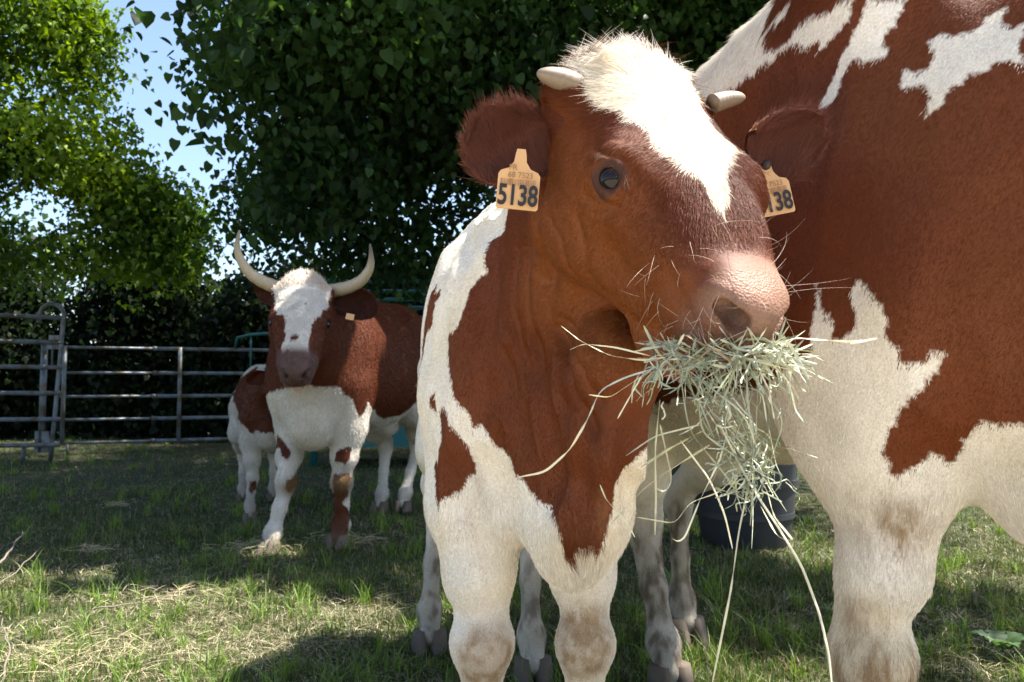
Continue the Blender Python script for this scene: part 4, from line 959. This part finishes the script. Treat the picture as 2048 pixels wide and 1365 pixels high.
def rail_panel():
    a, b = at(115, 912, 9.4), at(560, 885, 10.4); a[2] = b[2] = 0
    base = a.copy(); o = rootat('rail_panel', base, 'long galvanised five rail panel running behind the horned cow', 'fence panel', 'galvanised pen panels')
    zz_ = [.14, .43, .72, 1.02, 1.34]; b2 = a + (b - a) * 1.6
    j = a + (b - a) * .40
    for z in zz_:
        up = np.array([0, 0, z]); tubeobj('rail', [a + up, j + up], .019, M_galv, o, base); tubeobj('rail', [j + up, b2 + up], .025, M_galv, o, base)
        tubeobj('collar', [j + up - (b - a) * .006, j + up + (b - a) * .012], .031, M_galv, o, base)
    for t in (.02, .52, 1.1, 1.58):
        p = a + (b2 - a) / 1.6 * t; tubeobj('upright', [p + [0, -.02, .12], p + [0, -.02, 1.36]], .026, M_galv, o, base)
    for t in (.04, .9, 1.56):
        p = a + (b2 - a) / 1.6 * t; tubeobj('foot', [p, p + [0, 0, .14]], .018, M_galv, o, base)
def gate_panel():
    a = at(118, 925, 8.6); a[2] = 0; b = a + np.array([-2.6, -.55, 0]); base = a.copy()
    o = rootat('gate_panel', base, 'galvanised six rail gate panel with a hooped post at the far left', 'gate', 'galvanised pen panels')
    for z in (.19, .48, .79, 1.10, 1.40, 1.70):
        up = np.array([0, 0, z]); sl = np.array([0, 0, .05])
        tubeobj('rail', [a + up - sl * (z > .5) * (z - .5), b + up], .026, M_galv, o, base)
    hp = []
    for t in np.linspace(0, math.pi, 14): hp.append(a + np.array([-.14 + .14 * math.cos(t), 0, 1.66 + .14 * math.sin(t)]))
    pts = [a + [-.10, 0, 0.0], a + [-.06, 0, .6], a + [-.02, 0, 1.3]] + hp
    tubeobj('hooped_post', pts + [a + [-.28, 0, 1.58]], .024, M_galv, o, base)
    tubeobj('upright', [a + [-.24, .05, .10], a + [-.24, .05, 1.36]], .036, M_galv, o, base)
    tubeobj('upright', [b + [.1, 0, .19], b + [.1, 0, 1.7]], .026, M_galv, o, base)
    tubeobj('foot', [a + [-.42, 0, 0], a + [-.40, 0, .2]], .022, M_galv, o, base)
    mb = MB(); mb.box(a + [-.10, .0, 1.36], (.12, .02, .16)); mb.build('bracket', M_galv, o, base=base, smooth=False); mb = MB(); mb.box(a + [-.22, .03, .22], (.16, .02, .24)); mb.build('bracket', M_galv, o, base=base, smooth=False)
    mb = MB()
    for i in range(7):
        c = a + np.array([-.10, -.03, 1.30 - i * .038]); t = np.linspace(0, 2 * math.pi, 11)
        mb.tube([c + np.array([.010 * math.cos(x) if i % 2 else 0, 0 if i % 2 else .010 * math.cos(x), .024 * math.sin(x)]) for x in t], .004, 5, False)
    mb.build('chain', M_galv, o, base=base)
rail_panel(); gate_panel()
M_teal = mat('teal_paint', (.012, .12, .12), .4)
def feeder():
    base = at(838, 905, 8.6); base[2] = 0; o = rootat('hay_feeder', base, 'teal painted steel hay feeder with a tray behind the horned cow', 'feeder')
    W_, D_ = 1.1, .5
    mb = MB(); mb.box(base + [0, 0, .28], (2 * W_, 2 * D_, .05)); mb.box(base + [0, -D_, .36], (2 * W_, .04, .30)); mb.box(base + [0, D_, .36], (2 * W_, .04, .30)); mb.box(base + [-W_, 0, .36], (.04, 2 * D_ - .05, .30)); mb.box(base + [W_, 0, .36], (.04, 2 * D_ - .05, .30)); mb.build('tray', M_teal, o, base=base, smooth=False)
    for sx in (-1, 1):
        for sy in (-1, 1): tubeobj('post', [base + [sx * W_ * .98, sy * D_ * .9, 0], base + [sx * W_ * .98, sy * D_ * .9, 2.05]], .035, M_teal, o, base)
    for z in (1.60, 1.80, 2.0):
        for sy in (-1, 1): tubeobj('rail', [base + [-W_, sy * D_ * .9, z], base + [W_, sy * D_ * .9, z]], .024, M_teal, o, base)
        for sx in (-1, 1): tubeobj('rail', [base + [sx * W_, -D_ * .9, z], base + [sx * W_, D_ * .9, z]], .024, M_teal, o, base)
    for i in range(9):
        x = -W_ + .2 + i * (2 * W_ - .4) / 8; tubeobj('bar', [base + [x, -D_ * .9, 1.6], base + [x, -.05, .55]], .012, M_teal, o, base, 6)
    
feeder()
def hoop():
    a = at(115, 912, 9.4); b = at(560, 885, 10.4); a[2] = b[2] = 0; q = a + (b - a) * .765
    base = at(650, 905, 10.4); base[2] = 0; o = rootat('bent_rail', base, 'bent teal steel rail rising above the panel left of the horned cow', 'rail')
    pts = [q + [0, .03, 1.33], at(475, 676, 10.1), at(500, 670, 10.15), at(530, 668, 10.2), at(600, 668, 10.35), at(636, 669, 10.4)]
    pts.append(pts[-1] + [.05, 0, -.06]); pts.append(base + [0, 0, 1.2]); pts.append(base)
    tubeobj('frame', pts, .022, M_teal, o, base)
    p = at(502, 670, 10.15); tubeobj('strut', [p, p * [1, 1, 0] + [0, 0, 1.0]], .012, M_teal, o, base)
hoop()
M_tub = mat('black_plastic', (.022, .023, .028), .5)
def tub():
    base = at(1490, 1085, 4.3); base[2] = 0; o = rootat('feed_tub', base, 'black ribbed plastic feed tub on the grass under the huge cow', 'tub')
    prof = [(.20, .0), (.24, .0), (.245, .02), (.262, .15), (.272, .15), (.272, .18), (.268, .18), (.28, .32), (.295, .325), (.297, .36), (.285, .36), (.293, .50), (.315, .505), (.318, .56), (.30, .565), (.285, .56), (.262, .30), (.23, .03), (.0, .03)]
    n = 48; V = []; F = []
    for r_, z in prof:
        for j in range(n):
            a = 2 * math.pi * j / n; V.append(base + np.array([r_ * math.cos(a), r_ * .9 * math.sin(a), z + .003]))
    for i in range(len(prof) - 1):
        for j in range(n): F.append([i * n + j, i * n + (j + 1) % n, (i + 1) * n + (j + 1) % n, (i + 1) * n + j])
    mb = MB(); mb.add(V, F); ob = mb.build('shell', M_tub, o, base=base); 
    md = ob.modifiers.new('bevel', 'EDGE_SPLIT'); md.split_angle = R(50)
    
    for sx in (-1, 1): mb = MB(); mb.box(base + [sx * .30, -.05, .50], (.04, .14, .05)); mb.build('handle', M_tub, o, base=base, smooth=False)
tub()
# ------------------------------------------------------------------ grow the herd
o, V, Q, Nn, ins, base = young_cow()
HX, HF, HU = Hc.T
def cdir(P, I):
    q = (P - Oc) @ Hc
    ctl = [((0, -.02, 0), (0, 1, .2)), ((0, .1, 0), (0, 1, 0)), ((-.05, .02, -.02), (-.9, .5, 0)), ((.05, .02, -.02), (.9, .5, 0)),
           ((0, -.10, 0), (0, -.6, .9)), ((0, -.18, -.03), (0, -.7, .8)), ((-.06, -.14, -.03), (-.8, -.3, .8)), ((.06, -.14, -.03), (.8, -.3, .6)),
           ((-.09, .08, -.08), (-.3, .2, -1)), ((.09, .08, -.08), (.3, .2, -1)), ((-.1, -.02, -.16), (-.1, -.3, -1)), ((.1, -.02, -.16), (.1, -.3, -1)),
           ((0, .15, -.03), (0, 1, 0)), ((-.05, .15, -.10), (-.2, .6, -.6)), ((.05, .15, -.10), (.2, .6, -.6)), ((0, -.1, -.25), (0, -.4, -1)), ((-.10, -.08, -.08), (-1, -.2, -.4))]
    d = idw(q, ctl, 3.5) @ Hc.T
    bd = idw(P, [((0, 1.4, 1.25), (-.1, .8, -.3)), ((-.15, 1.5, 1.1), (-.4, .5, -.8)), ((-.2, 1.6, .8), (-.2, .5, -1)), ((.1, 1.2, .8), (0, .1, -1)), ((-.08, 1.3, .6), (0, .1, -1)), ((.12, 1.3, .6), (0, .1, -1)), ((0, 2.2, .9), (0, .7, -.8)), ((0, 1.4, .3), (0, .1, -1))], 3)
    t = sstep(.30, .42, np.linalg.norm(q + [0, .0, .1], axis=1))[:, None]
    d = nrm(d) * (1 - t) + nrm(bd) * t
    e1 = nrm(at(918, 285, 1.06) - at(1130, 298, 1.05)); e2 = nrm(at(1664, 290, 1.16) - at(1490, 300, 1.08))
    d = np.where(((I > 0) & (q[:, 0] < 0))[:, None], e1 * np.where(I == 2, .5, 1.)[:, None] + np.where(I == 2, 1., 0)[:, None] * np.array([.2, -.6, .5]), d)
    d = np.where(((I > 0) & (q[:, 0] > 0))[:, None], e2 * np.where(I == 2, .5, 1.)[:, None] + np.where(I == 2, 1., 0)[:, None] * np.array([-.2, -.6, .2]), d)
    clump = np.stack([noise(P, 55, 201), noise(P, 55, 202), noise(P, 55, 203)], 1)
    return nrm(d) + clump * .32
def clen(P, I):
    q = (P - Oc) @ Hc; lat, f, u = q.T
    h = np.linalg.norm(q + [0, 0, .1], axis=1) < .34
    body = .0055 + .008 * sstep(.75, .6, P[:, 2]) * sstep(.55, .66, P[:, 2]) + .02 * spot(P, (.11, 1.22, .60), (.05, .1, .06))
    hd = .0058 + .020 * sstep(-.09, -.19, f) * sstep(-.13, -.04, u) + .005 * sstep(-.06, -.01, u)
    hd = hd * sstep(.205, .16, f)
    for m in (-1, 1): hd = hd * sstep(.026, .036, np.linalg.norm(q - EYE * [m * WD, 1, 1] * 1.09, axis=1))
    hd = hd + .012 * np.exp(-((np.abs(lat) - .09) / .03) ** 2 - ((f + .13) / .05) ** 2) * sstep(-.16, -.1, u)
    r = np.where(h, hd, body * 1.0)
    return np.where(I == 2, .020, np.where(I == 1, .012, r))
def clift(P, I):
    q = (P - Oc) @ Hc
    return .05 + .5 * sstep(-.10, -.18, q[:, 1]) * (q[:, 2] > -.12) + .25 * (I > 0)
def cw(P):
    q = (P - Oc) @ Hc; h = np.linalg.norm(q + [0, 0, .1], axis=1) < .34
    return (1.0 + 1.2 * h + 1.5 * (h & (q[:, 1] < -.1))) * np.minimum(1, (1.3 / P[:, 1]) ** 2)
fur(o, base, V, Q, Nn, ins, lambda P, N_, I: coat_calf(P, N_, I, base), 380000, cdir, clen, lambda P, I: .00025 + .0001 * (P[:, 1] > 1.2), cw, clift, .11)
calf_o, calf_base = o, base
def whiskers():
    g = np.random.default_rng(5); R_, N_, D_, L_ = [], [], [], []
    q = (V - Oc) @ Hc; mk = np.where((q[:, 1] > .15) & (q[:, 2] > -.16) & (np.abs(q[:, 0]) > .018) & (q[:, 1] < .30) & (ins == 0) & (Nn @ Hc[:, 1] < .75))[0]
    pick = g.choice(mk, 80); D = nrm(Nn[pick] + .8 * g.normal(0, .5, (80, 3)) + np.array([0, 0, -.2]))
    hair_curves('whiskers', V[pick], Nn[pick], D, g.uniform(.02, .055, 80), np.full(80, .00020), np.repeat([[.62, .50, .40]], 80, 0), M_hair, o, base, .7, 6, .5, 3)
    for m in (-1, 1):
        c = EYE * [m * WD, 1, 1] * 1.09; a = nrm(np.array([m * .80, .28, .50])); t1 = nrm(np.cross(a, [0, 0, 1.0])); t1 = t1 if t1[1] > 0 else -t1; t2 = np.cross(a, t1); t2 = t2 if t2[2] > 0 else -t2
        th = g.uniform(R(15), R(165), 60); rt = c + a * .013 + (np.cos(th)[:, None] * t1 + np.sin(th)[:, None] * t2) * .0208; d = a * 1.0 + np.cos(th)[:, None] * t1 * .6 + t2 * -.25
        hair_curves('eyelashes', rt @ Hc.T + Oc, np.repeat((Hc @ a)[None], 60, 0), d @ Hc.T, g.uniform(.014, .022, 60), np.full(60, .00035), np.repeat([[.10, .05, .03]], 60, 0), M_hair, o, base, .9, 5, .12, 4)
whiskers()
o, V, Q, Nn, ins, base = big_cow()
bdir = lambda P, I: nrm(idw(P, [((.6, 1.4, 1.6), (-.3, .3, -.6)), ((.5, 1.8, 1.2), (-.1, .7, -.7)), ((.6, 1.3, 1.0), (-.25, .3, -1)), ((.9, 1.1, 1.1), (-.5, .1, -.8)), ((.65, 1.25, .6), (0, .1, -1)), ((.5, 2.3, .6), (0, .2, -1))], 3)) + np.stack([noise(P, 40, 211), noise(P, 40, 212), noise(P, 40, 213)], 1) * .22
blen = lambda P, I: .0065 + .016 * sstep(1.5, 1.64, P[:, 2]) + .006 * sstep(.8, .7, P[:, 2])
fur(o, base, V, Q, Nn, ins, lambda P, N_, I: coat_big(P, base), 280000, bdir, blen, .00036, lambda P: np.minimum(1, (1.3 / P[:, 1]) ** 2) * (P[:, 0] < P[:, 1] * .85 + .1) + .05, .06, .08)
o, V, Q, Nn, ins, base = horned_cow()
horned_o, horned_base = o, base
ddir = lambda P, I: nrm(idw(P, [((-1.1, 3.8, 1.45), (0, .2, .8)), ((-1.1, 3.7, 1.2), (0, -.2, -1)), ((-.8, 4.5, 1.0), (.2, .7, -.6)), ((-1.1, 4.0, .7), (0, 0, -1))], 3))
fur(o, base, V, Q, Nn, ins, lambda P, N_, I: coat_horned(P, base, I), 90000, ddir, lambda P, I: 0.012 + .020 * sstep(.14, .0, np.linalg.norm((P - at(604, 556, 3.75)) * [.6, 1, 1.3], axis=1)), .0008, None, .35, .2)
o, V, Q, Nn, ins, base = small_calf()
fur(o, base, V, Q, Nn, ins, lambda P, N_, I: coat_small(P, base), 25000, lambda P, I: np.repeat([[0, .3, -1.]], len(P), 0), lambda P, I: np.full(len(P), .014), .001, None, .3, .2)
# ================================================================== ear tags and the mouthful of hay
M_tag = mat('ear_tag_plastic', (.60, .34, .14), .45); M_ink = mat('tag_ink', (.012, .010, .012), .6); M_ink2 = mat('faded_ink', (.30, .15, .06), .6)
M_stud = mat('tag_stud', (.02, .015, .012), .5)
def ear_tag(parent, base, c, ex, ez, w_, h_, label, stud=True):
    """bell shaped tag: c is the middle of the wide part, ex along the writing, ez up"""
    ex = nrm(ex); ez = nrm(ez - ex * (ex @ ez)); ey = np.cross(ez, ex)
    M = np.stack([ex, ez, ey], 1)
    out = [(-.46, -.5), (-.5, -.46), (-.5, .22), (-.44, .30), (-.26, .36), (-.15, .50), (-.13, .66), (-.10, .78), (.10, .78), (.13, .66), (.15, .50), (.26, .36), (.44, .30), (.5, .22), (.5, -.46), (.46, -.5)]
    V = []; n = len(out)
    for z in (-.0011, .0011):
        for (x, y) in out: V.append(c + M @ np.array([x * w_, y * h_, z + .0018 * math.sin(x * 3) + .002 * y * y]))
    F = [list(range(n)), [n + i for i in range(n)][::-1]] + [[i, i + n, (i + 1) % n + n, (i + 1) % n] for i in range(n)]
    mb = MB(); mb.add(V, F); t = mb.build('ear_tag', M_tag, parent, base=base, smooth=False); t['label'] = label
    face = 1 if ey @ (CAMP - c) > 0 else -1
    Mw = np.stack([ex * face if face < 0 else ex, ez, ey * face], 1)
    if face < 0: Mw[:, 0] = ex; Mw[:, 2] = np.cross(ex, ez)
    def text(s, x, y, size, m, name, sx=1.0, bold=0):
        cu = bpy.data.curves.new(name, 'FONT'); cu.body = s; cu.size = size; cu.align_x = 'CENTER'; cu.align_y = 'CENTER'; cu.offset = bold; cu.extrude = .0002
        cu.materials.append(m); ob = link(name, cu, t)
        p = c + ex * x * w_ + ez * y * h_ + nrm(CAMP - c) * .004 - base
        dg = bpy.context.evaluated_depsgraph_get(); me = bpy.data.meshes.new_from_object(ob.evaluated_get(dg)); me.name = name; bpy.data.objects.remove(ob); ob = link(name, me, t)
        A = np.stack([ex * sx, ez, np.cross(ex, ez)], 1)
        ob.matrix_local = Matrix([[A[0][0], A[0][1], A[0][2], p[0]], [A[1][0], A[1][1], A[1][2], p[1]], [A[2][0], A[2][1], A[2][2], p[2]], [0, 0, 0, 1]])
    text('5138', 0, -.22, h_ * .60, M_ink, 'tag_number', .70, .0009)
    text('FR', -.16, .38, h_ * .17, M_ink2, 'tag_print', 1); text('68 7523', .03, .22, h_ * .17, M_ink2, 'tag_print', .95)
    mb = MB(); g = np.random.default_rng(3)
    for i in range(22):
        x = -.42 + .84 * i / 22; ww = .018 * g.choice([.5, 1, 1.5])
        mb.box(c + ex * x * w_ + ez * .07 * h_ + nrm(CAMP - c) * .0034, (ww * w_, .13 * h_, .0003), np.stack([ex, ez, np.cross(ex, ez)], 1))
    mb.build('tag_barcode', M_ink2, t, base=base, smooth=False)
    if not stud: return
    s = c + ez * .68 * h_; d = nrm(CAMP - c); tt = [s - d * .008, s + d * .004, s + d * .006]
    mb = MB(); mb.tube(tt, [.0075, .0075, .004], 16); mb.build('tag_stud', M_stud, t, base=base)
def ribbon(mb, pts, w_, g, n=None):
    pts = np.array(pts, float); k = len(pts); n = n or max(6, k * 5)
    d = np.concatenate([[0], np.cumsum(np.linalg.norm(np.diff(pts, axis=0), axis=1))]); s = np.linspace(0, d[-1], n)
    P = np.stack([np.interp(s, d, pts[:, a]) for a in range(3)], 1)
    for _ in range(2): P[1:-1] = (P[:-2] + 2 * P[1:-1] + P[2:]) / 4
    T = nrm(np.gradient(P, axis=0)); tw = g.random() * 6 + np.cumsum(g.normal(0, .5, n)) * .5
    A = nrm(np.cross(T, g.normal(0, 1, 3))); Bn = np.cross(T, A)
    sd_ = np.cos(tw)[:, None] * A + np.sin(tw)[:, None] * Bn; nn = np.cross(T, sd_)
    ww = (w_ * (.35 + .65 * np.minimum(1, np.minimum(s, s[-1] - s) / (.12 * s[-1] + 1e-6)) ** .6))[:, None]
    V = np.stack([P - sd_ * ww, P + nn * ww * .20, P + sd_ * ww, P - nn * ww * .12], 1).reshape(-1, 3)
    F = [[i * 4 + j, i * 4 + (j + 1) % 4, (i + 1) * 4 + (j + 1) % 4, (i + 1) * 4 + j] for i in range(n - 1) for j in range(4)]
    mb.add(V, F); return n * 4
def hay_bunch():
    g = np.random.default_rng(77); mb = MB(); cols = []
    def add(pts, w_, c=None):
        k = ribbon(mb, pts, w_, g)
        c = mixc(np.array([.20, .24, .12]), np.array([.64, .64, .50]), g.random() ** .7) if c is None else c
        if g.random() < .12 and w_ > .0009 and len(pts) < 4: c = np.array([.36, .24, .12])
        cols.append(np.repeat(c[None] * g.uniform(.8, 1.15), k, 0))
    A3 = lambda L_: [at(u, v, y) for u, v, y in L_]
    long_ = [[(1122, 652, .84), (1160, 682, .85), (1220, 712, .87), (1290, 722, .87), (1330, 715, .86)], [(1140, 700, .9), (1165, 688, .9), (1230, 695, .89), (1300, 712, .87)],
        [(1178, 790, .84), (1220, 796, .85), (1280, 755, .86), (1310, 735, .86)], [(1035, 955, .93), (1090, 945, .92), (1140, 900, .91), (1175, 840, .89), (1200, 780, .88), (1250, 755, .87), (1300, 740, .86)],
        [(1235, 838, .86), (1262, 790, .86), (1285, 750, .86)], [(1755, 677, .84), (1725, 682, .84), (1700, 684, .83), (1640, 680, .83), (1590, 676, .83), (1550, 690, .83)], [(1755, 677, .84), (1700, 688, .83)],
        [(1425, 1365, .9), (1440, 1290, .89), (1462, 1180, .88), (1478, 1060, .87), (1500, 960, .86), (1505, 900, .86)],
        [(1665, 1380, .80), (1658, 1310, .81), (1640, 1230, .82), (1605, 1135, .83), (1560, 1060, .84), (1520, 1000, .85), (1490, 950, .86), (1440, 850, .86)],
        [(1535, 985, .83), (1548, 1035, .83), (1590, 1085, .82), (1555, 1075, .83), (1520, 1010, .85)], [(1360, 880, .9), (1420, 960, .89), (1450, 1030, .88), (1465, 1098, .88)],
        [(1343, 1075, .9), (1352, 1087, .9), (1368, 1080, .9), (1400, 1000, .9), (1440, 920, .88), (1450, 880, .87)], [(1200, 970, .94), (1212, 1000, .94), (1250, 1040, .94), (1270, 1075, .94)],
        [(1282, 935, .92), (1335, 900, .9), (1410, 860, .88)], [(1252, 912, .92), (1310, 872, .9), (1400, 850, .88)], [(1275, 1035, .92), (1350, 1048, .91), (1380, 1005, .9), (1440, 985, .89), (1480, 940, .87)],
        [(1310, 1070, .92), (1312, 1000, .92), (1310, 900, .9), (1320, 800, .88)], [(1290, 960, .95), (1330, 990, .95), (1345, 960, .94), (1320, 850, .9)], [(1225, 1045, .95), (1290, 975, .93), (1340, 940, .92), (1420, 890, .9)],
        [(1600, 808, .82), (1590, 780, .82), (1560, 745, .82), (1530, 715, .83)], [(1585, 760, .82), (1560, 700, .83), (1540, 690, .83)], [(1600, 745, .81), (1560, 735, .82), (1500, 720, .83)]]
    for l_ in long_: add(A3(l_), g.uniform(.0009, .0015), mixc(np.array([.42, .42, .24]), np.array([.76, .72, .54]), g.random()))
    # the wad between the lips
    for i in range(270):
        u = 1300 + 285 * g.random() ** .8; v = g.uniform(684, 724); y = .835 + .05 * (1575 - u) / 290 + g.uniform(-.025, .05)
        a = g.normal(0, .8); l_ = g.uniform(.02, .06); c = at(u, v, y); d = np.array([math.cos(a), g.normal(0, .45), math.sin(a) * .7 - .25]); d = nrm(d)
        p = [c - d * l_ / 2, c + g.normal(0, .004, 3), c + d * l_ / 2 + g.normal(0, .007, 3)]
        add(p, g.uniform(.0007, .0017))
    # fringe hanging from it
    for i in range(120):
        u = g.uniform(1295, 1585); c = at(u, g.uniform(700, 745), .83 + .05 * (1575 - u) / 290 + g.uniform(-.02, .03)); P_ = [c]
        d = nrm(np.array([g.normal(0, .6) + (u - 1430) / 400, g.normal(-.15, .3), -1])); L_ = g.uniform(.02, .07)
        for k in range(4): d = nrm(d + g.normal(0, .38, 3) + [0, 0, -.1]); P_.append(P_[-1] + d * L_ / 4)
        add(P_, g.uniform(.0006, .0014))
    # the beard of tangled stalks below the chin
    for i in range(62):
        t = g.random(); cu, cv = 1400 + 110 * t + g.normal(0, 26), 735 + 210 * t + g.normal(0, 22)
        c = at(cu, cv, .865 + g.normal(0, .02)); P_ = [c]; d = nrm(np.array([g.normal(.25, .9), g.normal(0, .35), -g.uniform(.0, 1.2)])); L_ = g.uniform(.03, .08)
        for k in range(5):
            d = nrm(d + g.normal(0, .75, 3)); P_.append(P_[-1] + d * L_ / 5)
        add(P_, g.uniform(.0006, .0012))
    for i in range(30):
        c = at(1400 + g.normal(0, 50), 730, .86); e = at(1500 + g.normal(0, 22), 900 + g.normal(0, 45), .86); m_ = (c + e) / 2 + g.normal(0, .015, 3); add([c, m_, e, e + g.normal(0, .012, 3) + [0, 0, -.02]], g.uniform(.0006, .0012))
    for i in range(40):
        c = at(1505 + g.normal(0, 16), 850 + 130 * g.random(), .86); P_ = [c]
        for k in range(4): P_.append(P_[-1] + np.array([g.normal(0, .010), g.normal(0, .006), -g.uniform(0, .014)]))
        add(P_, g.uniform(.0006, .0012))
    base = at(1420, 720, .86)
    o = mb.build('hay_bunch', M_straw, None, loc=Vector(base), base=base, smooth=False); set_col(o.data, 'tint', np.concatenate(cols))
    tag(o, 'bunch of dry hay stalks hanging from the mouth of the young cow', 'hay')
hay_bunch()
ear_tag(calf_o, calf_base, at(1037, 372, .985), at(1077, 411, .985) - at(1007, 405, .985), at(1020, 300, .985) - at(1040, 405, .985), .056, .064, 'orange ear tag on the ear at the left of the picture', False)
ear_tag(calf_o, calf_base, at(1545, 388, 1.12), at(1597, 410, 1.12) - at(1510, 428, 1.12), at(1540, 320, 1.12) - at(1555, 400, 1.12), .058, .066, 'orange ear tag partly hidden behind the face')

def small_tag():
    c = at(700, 634, 3.66); mb = MB(); mb.box(c, (.040, .004, .030), np.array([[.97, 0, .2], [0, 1, 0], [-.2, 0, .97]])); t = mb.build('ear_tag', M_tag, horned_o, base=horned_base, smooth=False); t['label'] = 'small orange ear tag under the ear'
small_tag()
# ================================================================== small things on the ground
M_twig = mat('dead_twig', (.16, .13, .10), .85)
def twig(pts, r, label, name='twig', cat='twig', m=M_twig):
    P = np.array(pts); base = P[0].copy(); g = np.random.default_rng(len(label)); t = np.linspace(0, 1, 14); P2 = np.stack([np.interp(t, np.linspace(0, 1, len(P)), P[:, a]) for a in range(3)], 1) + g.normal(0, .004, (14, 3))
    mb = MB(); mb.tube(P2, r * (1 - .6 * t), 6)
    o = mb.build(name, m, None, loc=Vector(base), base=base); tag(o, label, cat)
G = lambda u, v, z=.01: (lambda Y: np.array([(u - 1024) / 1500 * Y, Y, z]))(.9 * 1500 / (v - 765))
twig([G(-30, 1185, .05), G(10, 1160, .08), G(40, 1130, .10), G(58, 1112, .13)], .007, 'thick grey dead twig sticking up from the grass at the left edge')
twig([G(-20, 1195, .02), G(40, 1165, .05), G(95, 1125, .09)], .004, 'thin bent twig lying beside the thick one at the left edge')
twig([G(200, 1225, .03), G(330, 1205, .03), G(480, 1195, .04)], .0035, 'long thin twig lying across the sunny grass')
twig([G(25, 1365, .0), G(40, 1330, .06), G(22, 1300, .12)], .004, 'short upright stalk in the bottom left corner of the grass')
M_cable = mat('black_cable', (.015, .015, .017), .5)
twig([G(1370, 1095), G(1430, 1105), G(1480, 1120), G(1530, 1140)], .004, 'thin black cable lying on the grass by the feed tub', 'cable', 'cable', M_cable)
def clump(u, v, n, r, label):
    g = np.random.default_rng(u); c = G(u, v, .02); mb = MB(); k = 0
    for i in range(n):
        a = g.random() * 6.28; p = c + np.array([g.normal(0, r), g.normal(0, r * .7), g.uniform(0, .025)]); d = np.array([math.cos(a), math.sin(a), g.normal(0, .25)]) * g.uniform(.02, .06)
        k += ribbon(mb, [p - d, p + [0, 0, .006], p + d], .0010, g, 6)
    o = mb.build('hay_clump', M_straw, None, loc=Vector(c), base=c); set_col(o.data, 'tint', np.repeat([[.52, .45, .28]], k, 0)); tag(o, label, 'hay', 'small clumps of dropped hay', 'stuff' if n > 100 else None)
clump(245, 1015, 60, .04, 'small pale hay clump in the shade, farthest from the lens'); clump(195, 1105, 60, .05, 'hay clump in the shaded grass below the gate')
clump(520, 1100, 160, .10, 'hay heap around the stretched hoof of the horned cow'); clump(690, 1085, 120, .10, 'hay scattered beside the other front hoof of the horned cow'); clump(360, 1195, 120, .12, 'dry hay patch in the middle of the sunny grass'); clump(190, 1320, 200, .15, 'dry bleached hay patch nearest the bottom left corner')
def weed():
    c = G(1985, 1300, 0); root = bpy.data.objects.new('weed_plant', None); COL.objects.link(root); root.location = c; tag(root, 'broad leaved weed growing in the grass at the bottom right', 'plant')
    g = np.random.default_rng(4)
    for i in range(6):
        a = i * 1.1 + .3; d = np.array([math.cos(a), math.sin(a), 0]); s_ = np.array([-d[1], d[0], 0]); L_ = g.uniform(.07, .11); V = []; F = []
        for j in range(11):
            t = j / 10; w_ = .030 * math.sin(math.pi * min(1, t * 1.02) ** .8) * (1 + .35 * math.cos(j * 3.1)) + .0015; cc = d * L_ * t * .9 + np.array([0, 0, .05 * math.sin(t * 2.2) + .01])
            V += [cc - s_ * w_ + [0, 0, .006], cc, cc + s_ * w_ + [0, 0, .006]]
        for j in range(10): F += [[3 * j, 3 * j + 1, 3 * j + 4, 3 * j + 3], [3 * j + 1, 3 * j + 2, 3 * j + 5, 3 * j + 4]]
        me = np_mesh('leaf', np.array(V), np.array(F), M_grass); set_col(me, 'tint', [.075, .13, .05]); link('leaf', me, root)
weed()
